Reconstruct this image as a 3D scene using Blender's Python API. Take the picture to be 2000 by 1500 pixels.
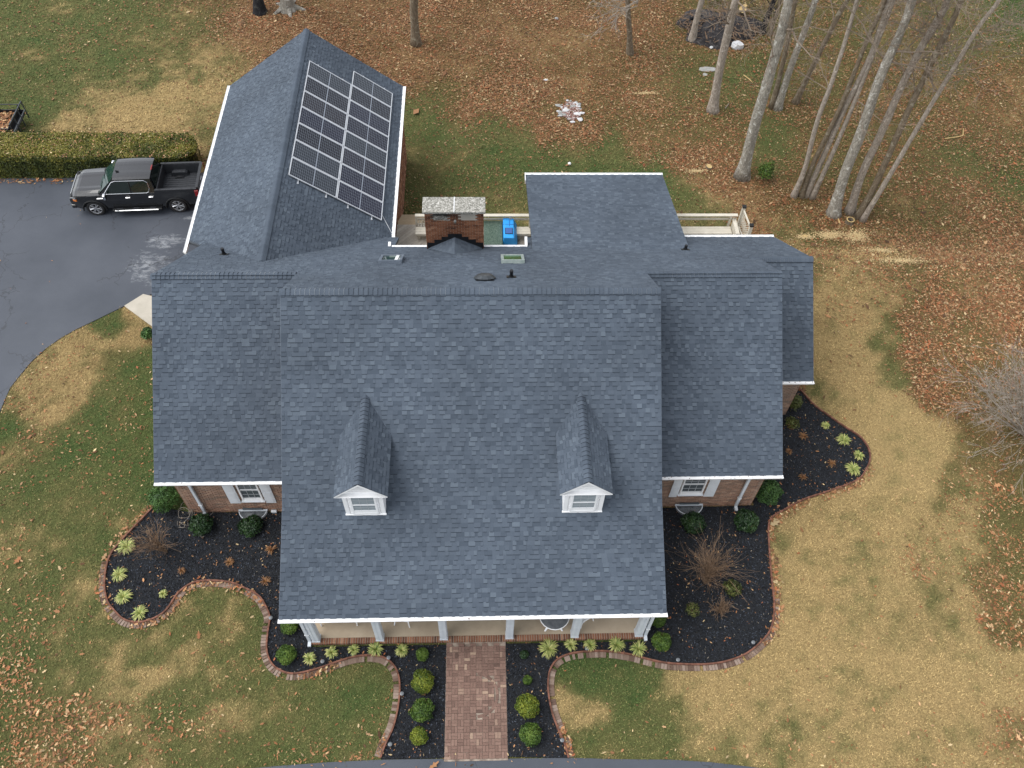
import bpy, math, random
import numpy as np
from mathutils import Vector, Matrix
for o in list(bpy.data.objects): bpy.data.objects.remove(o)
S = bpy.context.scene
COL = S.collection
rad = math.radians
# ------------------------------------------------------------------ camera
CAM_F, CAM_P, CAM_R, CAM_Y, CAM_H = 1681.1, 35.376, 2.301, -3.356, 28.715
Rm = (Matrix.Rotation(rad(CAM_Y), 3, 'Z') @ Matrix.Rotation(rad(CAM_P), 3, 'X') @ Matrix.Rotation(rad(CAM_R), 3, 'Z'))
cam_d = bpy.data.cameras.new('drone_camera'); cam = bpy.data.objects.new('drone_camera', cam_d); COL.objects.link(cam)
cam_d.sensor_width = 36.0; cam_d.lens = 36.0 * CAM_F / 2000.0; cam_d.clip_end = 1500; cam_d.clip_start = 0.5
cam.matrix_world = Matrix.Translation((0, 0, CAM_H)) @ Rm.to_4x4()
S.camera = cam
# ------------------------------------------------------------------ overcast daylight
SUN_EL, SUN_AZ = 60.0, -95.0          # azimuth measured from +Y (away from camera), clockwise positive
W = bpy.data.worlds.new("World"); S.world = W; W.use_nodes = True
wn = W.node_tree; wn.nodes.clear()
sky = wn.nodes.new('ShaderNodeTexSky'); sky.sky_type = 'NISHITA'; sky.sun_disc = False
sky.sun_elevation = rad(SUN_EL); sky.sun_rotation = rad(SUN_AZ)
sky.air_density = 1.0; sky.dust_density = 1.5; sky.ozone_density = 1.0; sky.altitude = 200
hs = wn.nodes.new('ShaderNodeHueSaturation'); hs.inputs['Saturation'].default_value = 0.20
bg = wn.nodes.new('ShaderNodeBackground'); bg.inputs['Strength'].default_value = 0.15
wo = wn.nodes.new('ShaderNodeOutputWorld')
wn.links.new(sky.outputs[0], hs.inputs['Color']); wn.links.new(hs.outputs[0], bg.inputs['Color']); wn.links.new(bg.outputs[0], wo.inputs['Surface'])
sd = bpy.data.lights.new('sun', 'SUN'); sun = bpy.data.objects.new('sun', sd); COL.objects.link(sun)
sd.energy = 1.2; sd.angle = rad(50); sd.color = (1.0, 0.975, 0.94)
az = rad(SUN_AZ); sv = Vector((math.sin(az) * math.cos(rad(SUN_EL)), math.cos(az) * math.cos(rad(SUN_EL)), math.sin(rad(SUN_EL))))
sun.rotation_euler = (-sv).to_track_quat('-Z', 'Y').to_euler()
S.view_settings.view_transform = 'Standard'; S.view_settings.look = 'None'
S.view_settings.exposure = 0.95; S.view_settings.gamma = 1.0
S.render.engine = 'CYCLES'

# ------------------------------------------------------------------ helpers
rng = np.random.default_rng(7); random.seed(7)
R3 = np.array(Rm); CP = np.array([0, 0, CAM_H])
def sst(a, b, x):
    t = np.clip((np.asarray(x, float) - a) / (b - a), 0, 1); return t * t * (3 - 2 * t)
def terr(x, y):
    """height of the natural ground: level at the front and drive, about 1.6 m lower behind the house"""
    return -1.6 * sst(26.0, 30.5, y) * sst(-11.0, -5.5, x) * (1 - 0.35 * sst(33, 60, y))
def ray(px, py):
    return R3 @ np.array([(px - 1000) / CAM_F, -(py - 750) / CAM_F, -1.0])
def at_z(px, py, z=0.0):
    r = ray(px, py); t = (z - CAM_H) / r[2]; return CP + t * r
def gp(px, py):
    z = 0.0
    for _ in range(14):
        p = at_z(px, py, z); z = 0.5 * z + 0.5 * float(terr(p[0], p[1]))
    return np.array([p[0], p[1], float(terr(p[0], p[1]))])
def project(P):
    d = (np.asarray(P, float) - CP) @ R3
    return 1000 + CAM_F * d[..., 0] / -d[..., 2], 750 - CAM_F * d[..., 1] / -d[..., 2]

def tag(o, label=None, cat=None, group=None, kind=None):
    if label: o['label'] = label
    if cat: o['category'] = cat
    if group: o['group'] = group
    if kind: o['kind'] = kind
    return o
def empty(name, loc=(0, 0, 0), rz=0.0, label=None, cat=None, group=None):
    o = bpy.data.objects.new(name, None); COL.objects.link(o); o.location = loc; o.rotation_euler = (0, 0, rz)
    o.empty_display_size = 0.2
    return tag(o, label, cat, group)
def link(name, me, parent=None, loc=None, rz=None):
    o = bpy.data.objects.new(name, me); COL.objects.link(o)
    if parent: o.parent = parent
    if loc is not None: o.location = loc
    if rz is not None: o.rotation_euler = (0, 0, rz)
    return o
def copy_tree(o, parent=None):
    c = o.copy(); COL.objects.link(c)
    if parent is not None: c.parent = parent
    for ch in o.children: copy_tree(ch, c)
    return c

class MB:
    """collects faces; build() makes ONE mesh object"""
    def __init__(s): s.v = []; s.f = []; s.m = []; s.t = []
    def poly(s, pts, mi=0, tone=0.5):
        k = len(s.v); s.v += [tuple(p) for p in pts]; s.f.append(tuple(range(k, k + len(pts)))); s.m.append(mi); s.t.append(tone)
    def box(s, c, h, ax=None, mi=0, tone=0.5, skip=()):
        c = np.array(c, float); A = np.eye(3) if ax is None else np.array(ax, float)
        k = len(s.v)
        for dz in (-1, 1):
            for dx, dy in ((-1, -1), (1, -1), (1, 1), (-1, 1)):
                s.v.append(tuple(c + A[0] * dx * h[0] + A[1] * dy * h[1] + A[2] * dz * h[2]))
        for n, f in enumerate(((3, 2, 1, 0), (4, 5, 6, 7), (0, 1, 5, 4), (1, 2, 6, 5), (2, 3, 7, 6), (3, 0, 4, 7))):
            if n in skip: continue
            s.f.append(tuple(k + i for i in f)); s.m.append(mi); s.t.append(tone)
    def bb(s, x0, x1, y0, y1, z0, z1, mi=0, tone=0.5, skip=()):
        s.box(((x0 + x1) / 2, (y0 + y1) / 2, (z0 + z1) / 2), ((x1 - x0) / 2, (y1 - y0) / 2, (z1 - z0) / 2), None, mi, tone, skip)
    def tube(s, pts, rs, n=8, mi=0, tone=0.5, caps=True, sx=1.0):
        pts = [np.array(p, float) for p in pts]
        if np.isscalar(rs): rs = [rs] * len(pts)
        k = len(s.v); up = None
        for i, p in enumerate(pts):
            d = pts[min(i + 1, len(pts) - 1)] - pts[max(i - 1, 0)]; d = d / (np.linalg.norm(d) + 1e-9)
            if up is None:
                a = np.array([1, 0, 0.]) if abs(d[0]) < .8 else np.array([0, 1., 0]); up = np.cross(d, a)
            up = up - d * (up @ d); up /= np.linalg.norm(up) + 1e-9; q = np.cross(d, up)
            for j in range(n):
                a = 2 * math.pi * j / n; s.v.append(tuple(p + rs[i] * (math.cos(a) * up + sx * math.sin(a) * q)))
        for i in range(len(pts) - 1):
            for j in range(n):
                a, b = k + i * n + j, k + i * n + (j + 1) % n
                s.f.append((a, b, b + n, a + n)); s.m.append(mi); s.t.append(tone)
        if caps:
            s.f.append(tuple(k + j for j in range(n - 1, -1, -1))); s.m.append(mi); s.t.append(tone)
            e = k + (len(pts) - 1) * n; s.f.append(tuple(e + j for j in range(n))); s.m.append(mi); s.t.append(tone)
    def prism(s, prof, a, b, U, V, mi=0, tone=0.5):
        """extrude 2D profile (u,v) in directions U,V from point a to b"""
        U = np.array(U, float); V = np.array(V, float); a = np.array(a, float); b = np.array(b, float); n = len(prof)
        A = [a + U * u + V * v for u, v in prof]; B = [b + U * u + V * v for u, v in prof]
        k = len(s.v); s.v += [tuple(p) for p in A + B]
        for j in range(n):
            s.f.append((k + j, k + (j + 1) % n, k + n + (j + 1) % n, k + n + j)); s.m.append(mi); s.t.append(tone)
        s.f.append(tuple(k + j for j in range(n - 1, -1, -1))); s.m.append(mi); s.t.append(tone)
        s.f.append(tuple(k + n + j for j in range(n))); s.m.append(mi); s.t.append(tone)
    def ico(s, c, r, sub=1, mi=0, tone=0.5, jit=0.0):
        import bmesh
        bm = bmesh.new(); bmesh.ops.create_icosphere(bm, subdivisions=sub, radius=1.0)
        k = len(s.v); c = np.array(c, float); r = np.array([r] * 3 if np.isscalar(r) else r, float)
        for v in bm.verts: s.v.append(tuple(c + np.array(v.co) * r * (1 + jit * (random.random() - .5))))
        for f in bm.faces: s.f.append(tuple(k + v.index for v in f.verts)); s.m.append(mi); s.t.append(tone)
        bm.free()
    def mesh(s, name, mats, smooth=False):
        me = bpy.data.meshes.new(name); me.from_pydata(s.v, [], s.f)
        for m in (mats if isinstance(mats, (list, tuple)) else [mats]): me.materials.append(m)
        me.polygons.foreach_set('material_index', s.m)
        at = me.attributes.new('tone', 'FLOAT', 'FACE'); at.data.foreach_set('value', np.array(s.t, np.float32))
        if smooth: me.polygons.foreach_set('use_smooth', [True] * len(s.f))
        me.update(); return me
    def build(s, name, mats, parent=None, smooth=False, bevel=0.0, **kw):
        o = link(name, s.mesh(name, mats, smooth), parent)
        if bevel:
            b = o.modifiers.new('bevel', 'BEVEL'); b.width = bevel; b.segments = 2; b.limit_method = 'ANGLE'
        if kw: tag(o, **kw)
        return o

def np_mesh(name, V, F, mats, col=None, tone=None, parent=None, smooth=False):
    """fast mesh from arrays; F is (n,3) or (n,4); col per vertex"""
    V = np.asarray(V, np.float32); F = np.asarray(F, np.int32)
    me = bpy.data.meshes.new(name); me.vertices.add(len(V)); me.vertices.foreach_set('co', V.ravel())
    k = F.shape[1]; me.loops.add(F.size); me.loops.foreach_set('vertex_index', F.ravel())
    me.polygons.add(len(F)); me.polygons.foreach_set('loop_start', np.arange(0, F.size, k, dtype=np.int32))
    me.materials.append(mats)
    if col is not None:
        c = np.ones((len(V), 4), np.float32); c[:, :3] = col
        a = me.attributes.new('col', 'FLOAT_COLOR', 'POINT'); a.data.foreach_set('color', c.ravel())
    if tone is not None:
        a = me.attributes.new('tone', 'FLOAT', 'FACE'); a.data.foreach_set('value', np.asarray(tone, np.float32))
    if smooth: me.polygons.foreach_set('use_smooth', np.ones(len(F), bool))
    me.update(calc_edges=True); me.validate()
    return link(name, me, parent)

def in_poly(x, y, poly):
    x = np.asarray(x); y = np.asarray(y); r = np.zeros(x.shape, bool); n = len(poly)
    for i in range(n):
        x0, y0 = poly[i][:2]; x1, y1 = poly[(i + 1) % n][:2]
        if y0 == y1: continue
        c = ((y0 > y) != (y1 > y)) & (x < (x1 - x0) * (y - y0) / (y1 - y0) + x0); r ^= c
    return r
def vnoise(x, y, sc, seed):
    x = np.asarray(x, float) / sc + seed * 17.31; y = np.asarray(y, float) / sc + seed * 9.73
    xi = np.floor(x).astype(int); yi = np.floor(y).astype(int); fx = x - xi; fy = y - yi
    fx = fx * fx * (3 - 2 * fx); fy = fy * fy * (3 - 2 * fy)
    T = np.random.default_rng(99).random(65536)
    h = lambda a, b: T[(a * 7919 + b * 104729 + seed * 31) % 65536]
    return (h(xi, yi) * (1 - fx) + h(xi + 1, yi) * fx) * (1 - fy) + (h(xi, yi + 1) * (1 - fx) + h(xi + 1, yi + 1) * fx) * fy
def fbm(x, y, sc, seed, o=4):
    s = 0; a = 0.5; t = 0
    for i in range(o): s = s + a * vnoise(x, y, sc / 2 ** i, seed + i); t += a; a *= .55
    return s / t
def catmull(pts, n=6):
    P = [np.array(p, float) for p in pts]; P = [2 * P[0] - P[1]] + P + [2 * P[-1] - P[-2]]; out = []
    for i in range(1, len(P) - 2):
        for k in range(n):
            t = k / n
            out.append(.5 * ((2 * P[i]) + (P[i + 1] - P[i - 1]) * t + (2 * P[i - 1] - 5 * P[i] + 4 * P[i + 1] - P[i + 2]) * t * t + (3 * P[i] - P[i - 1] - 3 * P[i + 1] + P[i + 2]) * t ** 3))
    out.append(P[-2]); return out

# ------------------------------------------------------------------ materials
class NT:
    def __init__(s, name):
        s.m = bpy.data.materials.new(name); s.m.use_nodes = True; s.t = s.m.node_tree
        s.b = s.t.nodes['Principled BSDF']
    def n(s, typ, **kw):
        x = s.t.nodes.new(typ)
        for k, v in kw.items():
            if k in x.bl_rna.properties: setattr(x, k, v)
            else: x.inputs[k].default_value = v
        return x
    def l(s, a, b): s.t.links.new(a, b)
    def noise(s, scale, detail=4, rough=.6, vec=None, dist=0.0):
        x = s.n('ShaderNodeTexNoise'); x.inputs['Scale'].default_value = scale; x.inputs['Detail'].default_value = detail
        x.inputs['Roughness'].default_value = rough; x.inputs['Distortion'].default_value = dist
        if vec is not None: s.l(vec, x.inputs['Vector'])
        return x.outputs['Fac']
    def pos(s): return s.n('ShaderNodeNewGeometry').outputs['Position']
    def obj(s): return s.n('ShaderNodeTexCoord').outputs['Object']
    def ramp(s, fac, stops):
        r = s.n('ShaderNodeValToRGB'); e = r.color_ramp.elements
        while len(e) < len(stops): e.new(0.5)
        for i, (p, c) in enumerate(stops): e[i].position = p; e[i].color = (*c, 1)
        s.l(fac, r.inputs['Fac']); return r.outputs['Color']
    def mix(s, fac, a, b, typ='MIX'):
        x = s.n('ShaderNodeMix', data_type='RGBA', blend_type=typ)
        for v, i in ((fac, 0), (a, 6), (b, 7)):
            if isinstance(v, (int, float)): x.inputs[i].default_value = v
            elif isinstance(v, tuple): x.inputs[i].default_value = (*v, 1)
            else: s.l(v, x.inputs[i])
        return x.outputs[2]
    def math(s, op, a, b=0.0):
        x = s.n('ShaderNodeMath', operation=op)
        for v, i in ((a, 0), (b, 1)):
            if isinstance(v, (int, float)): x.inputs[i].default_value = v
            else: s.l(v, x.inputs[i])
        return x.outputs[0]
    def attr(s, name): return s.n('ShaderNodeAttribute', attribute_name=name)
    def bump(s, h, strength=.3, dist=.01):
        b = s.n('ShaderNodeBump'); b.inputs['Strength'].default_value = strength; b.inputs['Distance'].default_value = dist
        s.l(h, b.inputs['Height']); s.l(b.outputs[0], s.b.inputs['Normal'])
    def col(s, c):
        if isinstance(c, tuple): s.b.inputs['Base Color'].default_value = (*c, 1)
        else: s.l(c, s.b.inputs['Base Color'])
    def fin(s, rough=.8, metal=0.0, spec=.5, **kw):
        s.b.inputs['Roughness'].default_value = rough; s.b.inputs['Metallic'].default_value = metal
        s.b.inputs['Specular IOR Level'].default_value = spec
        for k, v in kw.items(): s.b.inputs[k].default_value = v
        return s.m
def varied(name, a, b, scale=8, rough=.8, metal=0, bump=0.0, bs=60, bd=.004, spec=.4, detail=5, **kw):
    t = NT(name); p = t.obj(); f = t.noise(scale, detail, .65, p)
    t.col(t.ramp(f, [(.3, a), (.7, b)]))
    if bump: t.bump(t.noise(bs, 4, .6, p), bump, bd)
    return t.fin(rough, metal, spec, **kw)
def toned(name, stops, scale=40, amt=.35, rough=.85, bump=.3, bs=120, bd=.003, spec=.3, coord='obj', big=None, **kw):
    """base colour picked by the per-piece tone attribute, broken up by fine noise"""
    t = NT(name); p = t.pos() if coord == 'pos' else t.obj()
    c = t.ramp(t.attr('tone').outputs['Fac'], stops)
    n = t.noise(scale, 5, .7, p)
    c = t.mix(amt, c, t.ramp(n, [(.3, (.35, .35, .35)), (.7, (.85, .85, .85))]), 'OVERLAY')
    if big:
        c = t.mix(big[1], c, t.ramp(t.noise(big[0], 3, .5, p), [(.35, (.38, .38, .38)), (.65, (.62, .62, .62))]), 'OVERLAY')
    t.col(c)
    if bump: t.bump(t.noise(bs, 3, .6, p), bump, bd)
    return t.fin(rough, 0, spec, **kw)

M = {}
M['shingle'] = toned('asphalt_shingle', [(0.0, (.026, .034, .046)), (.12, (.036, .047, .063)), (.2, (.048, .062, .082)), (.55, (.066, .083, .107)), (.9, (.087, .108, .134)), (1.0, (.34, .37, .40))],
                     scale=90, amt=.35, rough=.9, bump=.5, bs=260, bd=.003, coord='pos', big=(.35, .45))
M['shingle_side'] = varied('shingle_edge', (.02, .027, .036), (.035, .045, .06))
M['roof_deck'] = varied('roof_underlay', (.03, .035, .045), (.05, .06, .07))
M['brick'] = toned('red_brick', [(0, (.085, .042, .027)), (.35, (.19, .082, .045)), (.7, (.29, .135, .075)), (1, (.42, .25, .16))], scale=30, amt=.4, coord='pos', big=(1.2, .3))
M['mortar'] = varied('mortar', (.27, .22, .175), (.40, .34, .28), 20, .95, bump=.4)
M['white'] = varied('white_painted_trim', (.80, .81, .82), (.87, .875, .88), 3, .45, spec=.5)
M['white_s'] = varied('white_shutter_paint', (.62, .65, .68), (.72, .75, .78), 4, .5, spec=.5)
M['post_white'] = varied('pale_grey_post_paint', (.52, .56, .60), (.62, .66, .70), 3, .5, spec=.5)
t = NT('window_glass'); t.col((.085, .10, .11)); M['glass'] = t.fin(.06, 0, .8)
M['curtain'] = varied('window_screen', (.11, .13, .15), (.17, .19, .21), 5, .4); M['blind'] = varied('pale_blind', (.22, .26, .28), (.30, .34, .36), 3, .35); M['grid'] = varied('grey_muntin', (.36, .38, .40), (.42, .44, .46), 3, .4)
M['concrete'] = varied('porch_concrete', (.34, .27, .19), (.44, .36, .26), 1.3, .85, bump=.15)
M['walk_conc'] = varied('walk_concrete', (.38, .35, .29), (.50, .46, .39), 1.2, .9, bump=.2)
t = NT('lichened_cap'); p = t.obj(); v = t.n('ShaderNodeTexVoronoi', feature='F1'); v.inputs['Scale'].default_value = 22; t.l(p, v.inputs['Vector'])
f = t.math('MULTIPLY', t.noise(16, 6, .75, p, .6), 1.0)
t.col(t.ramp(f, [(.36, (.09, .09, .08)), (.46, (.20, .195, .17)), (.54, (.33, .32, .285)), (.64, (.62, .61, .57))])); t.bump(f, .6, .02); M['cap'] = t.fin(.95, 0, .2)
M['black'] = varied('black_flashing', (.006, .007, .009), (.014, .015, .018), 5, .5)
M['plastic_black'] = varied('black_plastic', (.008, .009, .010), (.016, .017, .018), 6, .45)
M['metal_dark'] = varied('dark_vent_metal', (.03, .035, .04), (.09, .10, .11), 3, .4, .4)
M['metal_flash'] = varied('blue_grey_flashing', (.08, .10, .13), (.14, .17, .21), 3, .5)
M['alu'] = varied('aluminium_frame', (.55, .57, .60), (.70, .72, .75), 4, .4, .5)
M['backsheet'] = varied('panel_backsheet', (.20, .23, .28), (.26, .29, .34), 4, .4)
M['cell'] = toned('solar_cell', [(0, (.004, .005, .009)), (.4, (.006, .007, .024)), (.7, (.012, .011, .016)), (1, (.024, .036, .048))], scale=3, amt=.1, rough=.18, bump=0, spec=.25)
t = NT('skylight_green_glass'); t.col(t.ramp(t.noise(2, 2, .5, t.obj()), [(.3, (.015, .07, .03)), (.7, (.05, .14, .06))])); M['sky_glass'] = t.fin(.05, 0, .8)
M['sky_frame'] = varied('skylight_frame', (.20, .25, .24), (.30, .35, .33), 5, .4)
M['deck'] = toned('weathered_deck', [(0, (.32, .285, .24)), (1, (.46, .42, .36))], scale=14, amt=.3, rough=.85)
M['rail'] = varied('cream_rail', (.50, .46, .38), (.62, .58, .49), 3, .6, bump=.1)
M['tanwood'] = varied('tan_step', (.36, .27, .17), (.44, .34, .22), 5, .7)
M['blue'] = varied('blue_cover', (.02, .28, .72), (.04, .38, .86), 2, .5)
M['blue_dark'] = varied('blue_window_film', (.04, .10, .30), (.06, .14, .38), 3, .25)
t = NT('green_outdoor_mat'); f = t.noise(14, 5, .8, t.obj(), 1.5); t.col(t.ramp(f, [(.35, (.02, .04, .03)), (.5, (.06, .10, .075)), (.65, (.16, .20, .16))])); M['mat_green'] = t.fin(.9)
M['edge_brick'] = toned('edging_brick', [(0, (.10, .062, .046)), (.5, (.165, .115, .088)), (1, (.25, .19, .155))], scale=25, amt=.45, coord='pos')
M['rim'] = toned('edging_rim', [(0, (.10, .045, .03)), (1, (.20, .09, .06))], scale=25, amt=.4, coord='pos')
M['paver'] = toned('clay_paver', [(0, (.100, .062, .049)), (.4, (.160, .098, .077)), (.75, (.205, .130, .102)), (1, (.31, .22, .16))], scale=22, amt=.35, coord='pos', big=(.8, .3))
M['joint'] = varied('paver_sand_joint', (.10, .07, .055), (.44, .37, .30), 4, .95, detail=6)
# asphalt with chalky stains (stains have a shape and place of their own)
t = NT('sealed_asphalt'); p = t.pos()
base = t.ramp(t.noise(.35, 4, .6, p), [(.3, (.042, .050, .065)), (.7, (.066, .075, .093))])
base = t.mix(.4, base, t.ramp(t.noise(60, 3, .7, p), [(.3, (.3, .3, .3)), (.7, (.7, .7, .7))]), 'OVERLAY')
mp = t.n('ShaderNodeMapping'); t.l(p, mp.inputs[0]); mp.inputs['Scale'].default_value = (.6, 1.3, 1); mp.inputs['Rotation'].default_value = (0, 0, rad(25))
st = t.noise(3.4, 9, .82, mp.outputs[0], .5)
sep = t.n('ShaderNodeSeparateXYZ'); t.l(p, sep.inputs[0])
def blob(cx, cy, rx, ry):
    a = t.math('DIVIDE', t.math('SUBTRACT', sep.outputs[0], cx), rx); b = t.math('DIVIDE', t.math('SUBTRACT', sep.outputs[1], cy), ry)
    d = t.math('ADD', t.math('MULTIPLY', a, a), t.math('MULTIPLY', b, b)); return t.math('SUBTRACT', 1.0, t.math('SMOOTH_MIN', d, 1.0))
bl = t.math('ADD', blob(-14.9, 26.9, 1.6, 1.7), blob(-14.3, 28.6, 1.5, .7)); bl = t.math('ADD', bl, blob(-13.2, 30.0, 1.6, .35))
mask = t.math('SUBTRACT', t.math('ADD', st, t.math('MULTIPLY', bl, .26)), .70)
mask = t.math('MULTIPLY', t.math('MAXIMUM', mask, 0.0), 3.6); mask = t.math('MINIMUM', mask, .6)
base = t.mix(mask, base, (.36, .38, .40))
ck = t.n('ShaderNodeTexVoronoi', feature='DISTANCE_TO_EDGE'); ck.inputs['Scale'].default_value = .42
wv = t.n('ShaderNodeVectorMath', operation='ADD'); nz = t.n('ShaderNodeTexNoise'); nz.inputs['Scale'].default_value = 2.2; t.l(p, nz.inputs[0]); t.l(p, wv.inputs[0]); t.l(nz.outputs['Color'], wv.inputs[1]); t.l(wv.outputs[0], ck.inputs['Vector'])
cr = t.math('LESS_THAN', ck.outputs[0], .009); cr = t.math('MULTIPLY', cr, t.math('GREATER_THAN', t.noise(.3, 2, .5, p), .50))
base = t.mix(t.math('MULTIPLY', cr, .55), base, (.02, .022, .026)); t.col(base)
t.bump(t.noise(90, 3, .6, p), .25, .004); M['asphalt'] = t.fin(.62, 0, .45)
# lawn soil: colour from the grass map attribute
t = NT('lawn_ground'); p = t.pos(); c = t.attr('col').outputs['Color']
c = t.mix(.75, c, t.ramp(t.noise(9, 6, .8, p), [(.32, (.22, .22, .22)), (.7, (.78, .78, .78))]), 'OVERLAY')
c = t.mix(.5, c, t.ramp(t.noise(38, 4, .8, p, 1.0), [(.35, (.25, .25, .25)), (.65, (.75, .75, .75))]), 'OVERLAY')
t.col(c); t.bump(t.noise(35, 5, .7, p), .8, .03); M['lawn'] = t.fin(.95, 0, .15)
t = NT('blades'); t.col(t.attr('col').outputs['Color']); M['blade'] = t.fin(.75, 0, .2)
t = NT('dry_leaves'); t.col(t.attr('col').outputs['Color']); M['leaf'] = t.fin(.7, 0, .25)
t = NT('black_mulch'); p = t.pos(); t.col(t.ramp(t.noise(26, 6, .8, p, 1.2), [(.35, (.006, .007, .009)), (.55, (.016, .018, .022)), (.72, (.050, .054, .062))])); t.bump(t.noise(30, 5, .8, p), 1, .04); M['mulch'] = t.fin(.8, 0, .3)
def foliage_mat(name, stops, rough=.55, **kw):
    t = NT(name); t.col(t.ramp(t.attr('tone').outputs['Fac'], stops)); return t.fin(rough, 0, .35, **kw)
M['boxwood'] = foliage_mat('boxwood_leaf', [(0, (.022, .050, .008)), (.5, (.062, .118, .015)), (1, (.15, .22, .035))])
M['boxwood_y'] = foliage_mat('yellow_boxwood_leaf', [(0, (.030, .062, .008)), (.5, (.115, .155, .014)), (1, (.27, .29, .035))])
M['holly'] = foliage_mat('dark_holly_leaf', [(0, (.008, .022, .008)), (.5, (.018, .045, .014)), (1, (.045, .09, .025))], .4)
M['shrub_g'] = foliage_mat('bright_shrub_leaf', [(0, (.020, .05, .012)), (.5, (.045, .105, .022)), (1, (.10, .19, .045))])
M['olive'] = foliage_mat('olive_shrub_leaf', [(0, (.035, .045, .010)), (.5, (.080, .095, .020)), (1, (.16, .17, .05))])
M['hedge'] = foliage_mat('hedge_leaf', [(0, (.022, .036, .006)), (.35, (.062, .076, .010)), (.7, (.15, .145, .020)), (1, (.27, .23, .045))])
M['liriope'] = foliage_mat('variegated_blade', [(0, (.055, .105, .022)), (.5, (.22, .27, .065)), (1, (.50, .47, .18))])
M['rust'] = foliage_mat('rusty_leaf', [(0, (.06, .028, .013)), (.5, (.16, .070, .026)), (1, (.30, .16, .06))])
M['twig'] = varied('brown_twig', (.12, .075, .045), (.25, .165, .105), 10)
M['twig_pale'] = varied('pale_twig', (.20, .17, .14), (.36, .32, .27), 10)
M['twig_grey'] = varied('grey_brown_twig', (.13, .10, .075), (.25, .20, .15), 8)
def bark(name, a, b, c, sc=7, thr=.58):
    t = NT(name); p = t.obj(); mp = t.n('ShaderNodeMapping'); t.l(p, mp.inputs[0]); mp.inputs['Scale'].default_value = (1, 1, .28)
    f = t.noise(sc * 2.4, 7, .75, mp.outputs[0], .6); k = t.ramp(f, [(.32, a), (.66, b)])
    g = t.noise(sc * .55, 6, .75, p, .5); k = t.mix(t.ramp(g, [(thr - .03, (0, 0, 0)), (thr + .05, (1, 1, 1))]), k, c)
    t.col(k); t.bump(f, .9, .035); return t.fin(.95, 0, .15)
M['bark_grey'] = bark('grey_lichen_bark', (.11, .098, .080), (.43, .40, .34), (.62, .61, .55))
M['bark_pink'] = bark('pinkish_grey_bark', (.15, .125, .10), (.46, .40, .335), (.54, .48, .41))
M['bark_brown'] = bark('brown_bark', (.085, .066, .046), (.25, .20, .14), (.32, .29, .22))
M['bark_dark'] = bark('dark_wet_bark', (.010, .010, .012), (.03, .03, .032), (.06, .06, .055))
M['bark_stump'] = bark('weathered_stump', (.13, .12, .10), (.30, .28, .24), (.38, .36, .32))
M['cutwood'] = varied('cut_wood', (.38, .25, .10), (.58, .43, .20), 6, .8)
M['sawdust'] = varied('sawdust', (.42, .31, .14), (.58, .46, .24), 12, .95)
M['stone_w'] = varied('white_stone', (.40, .41, .42), (.62, .62, .62), 4, .85, bump=.4, bs=20)
M['stone_g'] = varied('grey_stone', (.22, .22, .21), (.34, .34, .32), 5, .9, bump=.4, bs=20)
M['gravel'] = toned('red_gravel', [(0, (.12, .05, .04)), (.6, (.26, .15, .13)), (1, (.55, .50, .48))], coord='pos')
t = NT('black_car_paint'); t.col((.005, .0055, .007)); M['paint'] = t.fin(.22, 0, .5, **{'Coat Weight': 1.0, 'Coat Roughness': .04})
M['tyre'] = varied('tyre_rubber', (.012, .012, .013), (.025, .025, .026), 10, .85)
M['chrome'] = varied('chrome', (.72, .73, .75), (.80, .81, .83), 3, .18, 1.0)
M['rim_m'] = varied('polished_alloy', (.45, .46, .48), (.58, .59, .61), 5, .3, .8)
M['bedliner'] = varied('bed_liner', (.018, .020, .024), (.035, .038, .044), 8, .6)
t = NT('car_glass'); t.col((.010, .016, .014)); M['cglass'] = t.fin(.03, 0, .7)
t = NT('windshield_glass'); t.col((.018, .045, .036)); M['wglass'] = t.fin(.03, 0, .7)
t = NT('red_lens'); t.col((.22, .010, .012)); M['red'] = t.fin(.15, 0, .6)
t = NT('amber_lens'); t.col((.60, .18, .03)); M['amber'] = t.fin(.15, 0, .6)
M['frosted'] = varied('frosted_lens', (.10, .11, .12), (.20, .21, .22), 5, .2)

# ------------------------------------------------------------------ footprints (world metres)
def P2(l): return [tuple(gp(x, y)[:2]) for x, y in l]
DRIVE = P2([(0, 349), (60, 348), (145, 346), (260, 342), (372, 336)]) + [(-11.95, 33.2), (-11.9, 25.9), (-11.0, 25.6)]
DRIVE += P2([(300, 573), (243, 598), (190, 624), (150, 643), (118, 661), (90, 681), (62, 706), (38, 735), (20, 758), (6, 790), (-20, 850)]) + [(-24, 13), (-40, 10), (-60, 12), (-60, 32.7)]
ROAD = [(-40, 6.15)] + P2([(300, 1512), (490, 1501), (560, 1495), (640, 1489), (745, 1484), (870, 1482), (990, 1482), (1110, 1480), (1200, 1483), (1310, 1484), (1390, 1489), (1440, 1495), (1490, 1501)]) + [(20, 5.0), (40, 3.5), (40, -6), (-40, -6)]
LPATH = catmull([gp(*p) for p in [(303, 990), (246, 1050), (219, 1083), (210, 1110), (207, 1135), (208, 1157), (214, 1178), (227, 1194), (240, 1207), (257, 1214), (283, 1214), (311, 1203), (329, 1187), (348, 1159), (374, 1140), (404, 1134), (448, 1137), (476, 1147), (507, 1164), (522, 1187), (529, 1207), (525, 1235), (523, 1270), (533, 1297), (555, 1312), (580, 1315), (620, 1306), (660, 1292), (695, 1282), (730, 1280), (756, 1287), (775, 1307), (782, 1335), (780, 1375), (770, 1420), (754, 1455), (744, 1483)]], 5)
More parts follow.
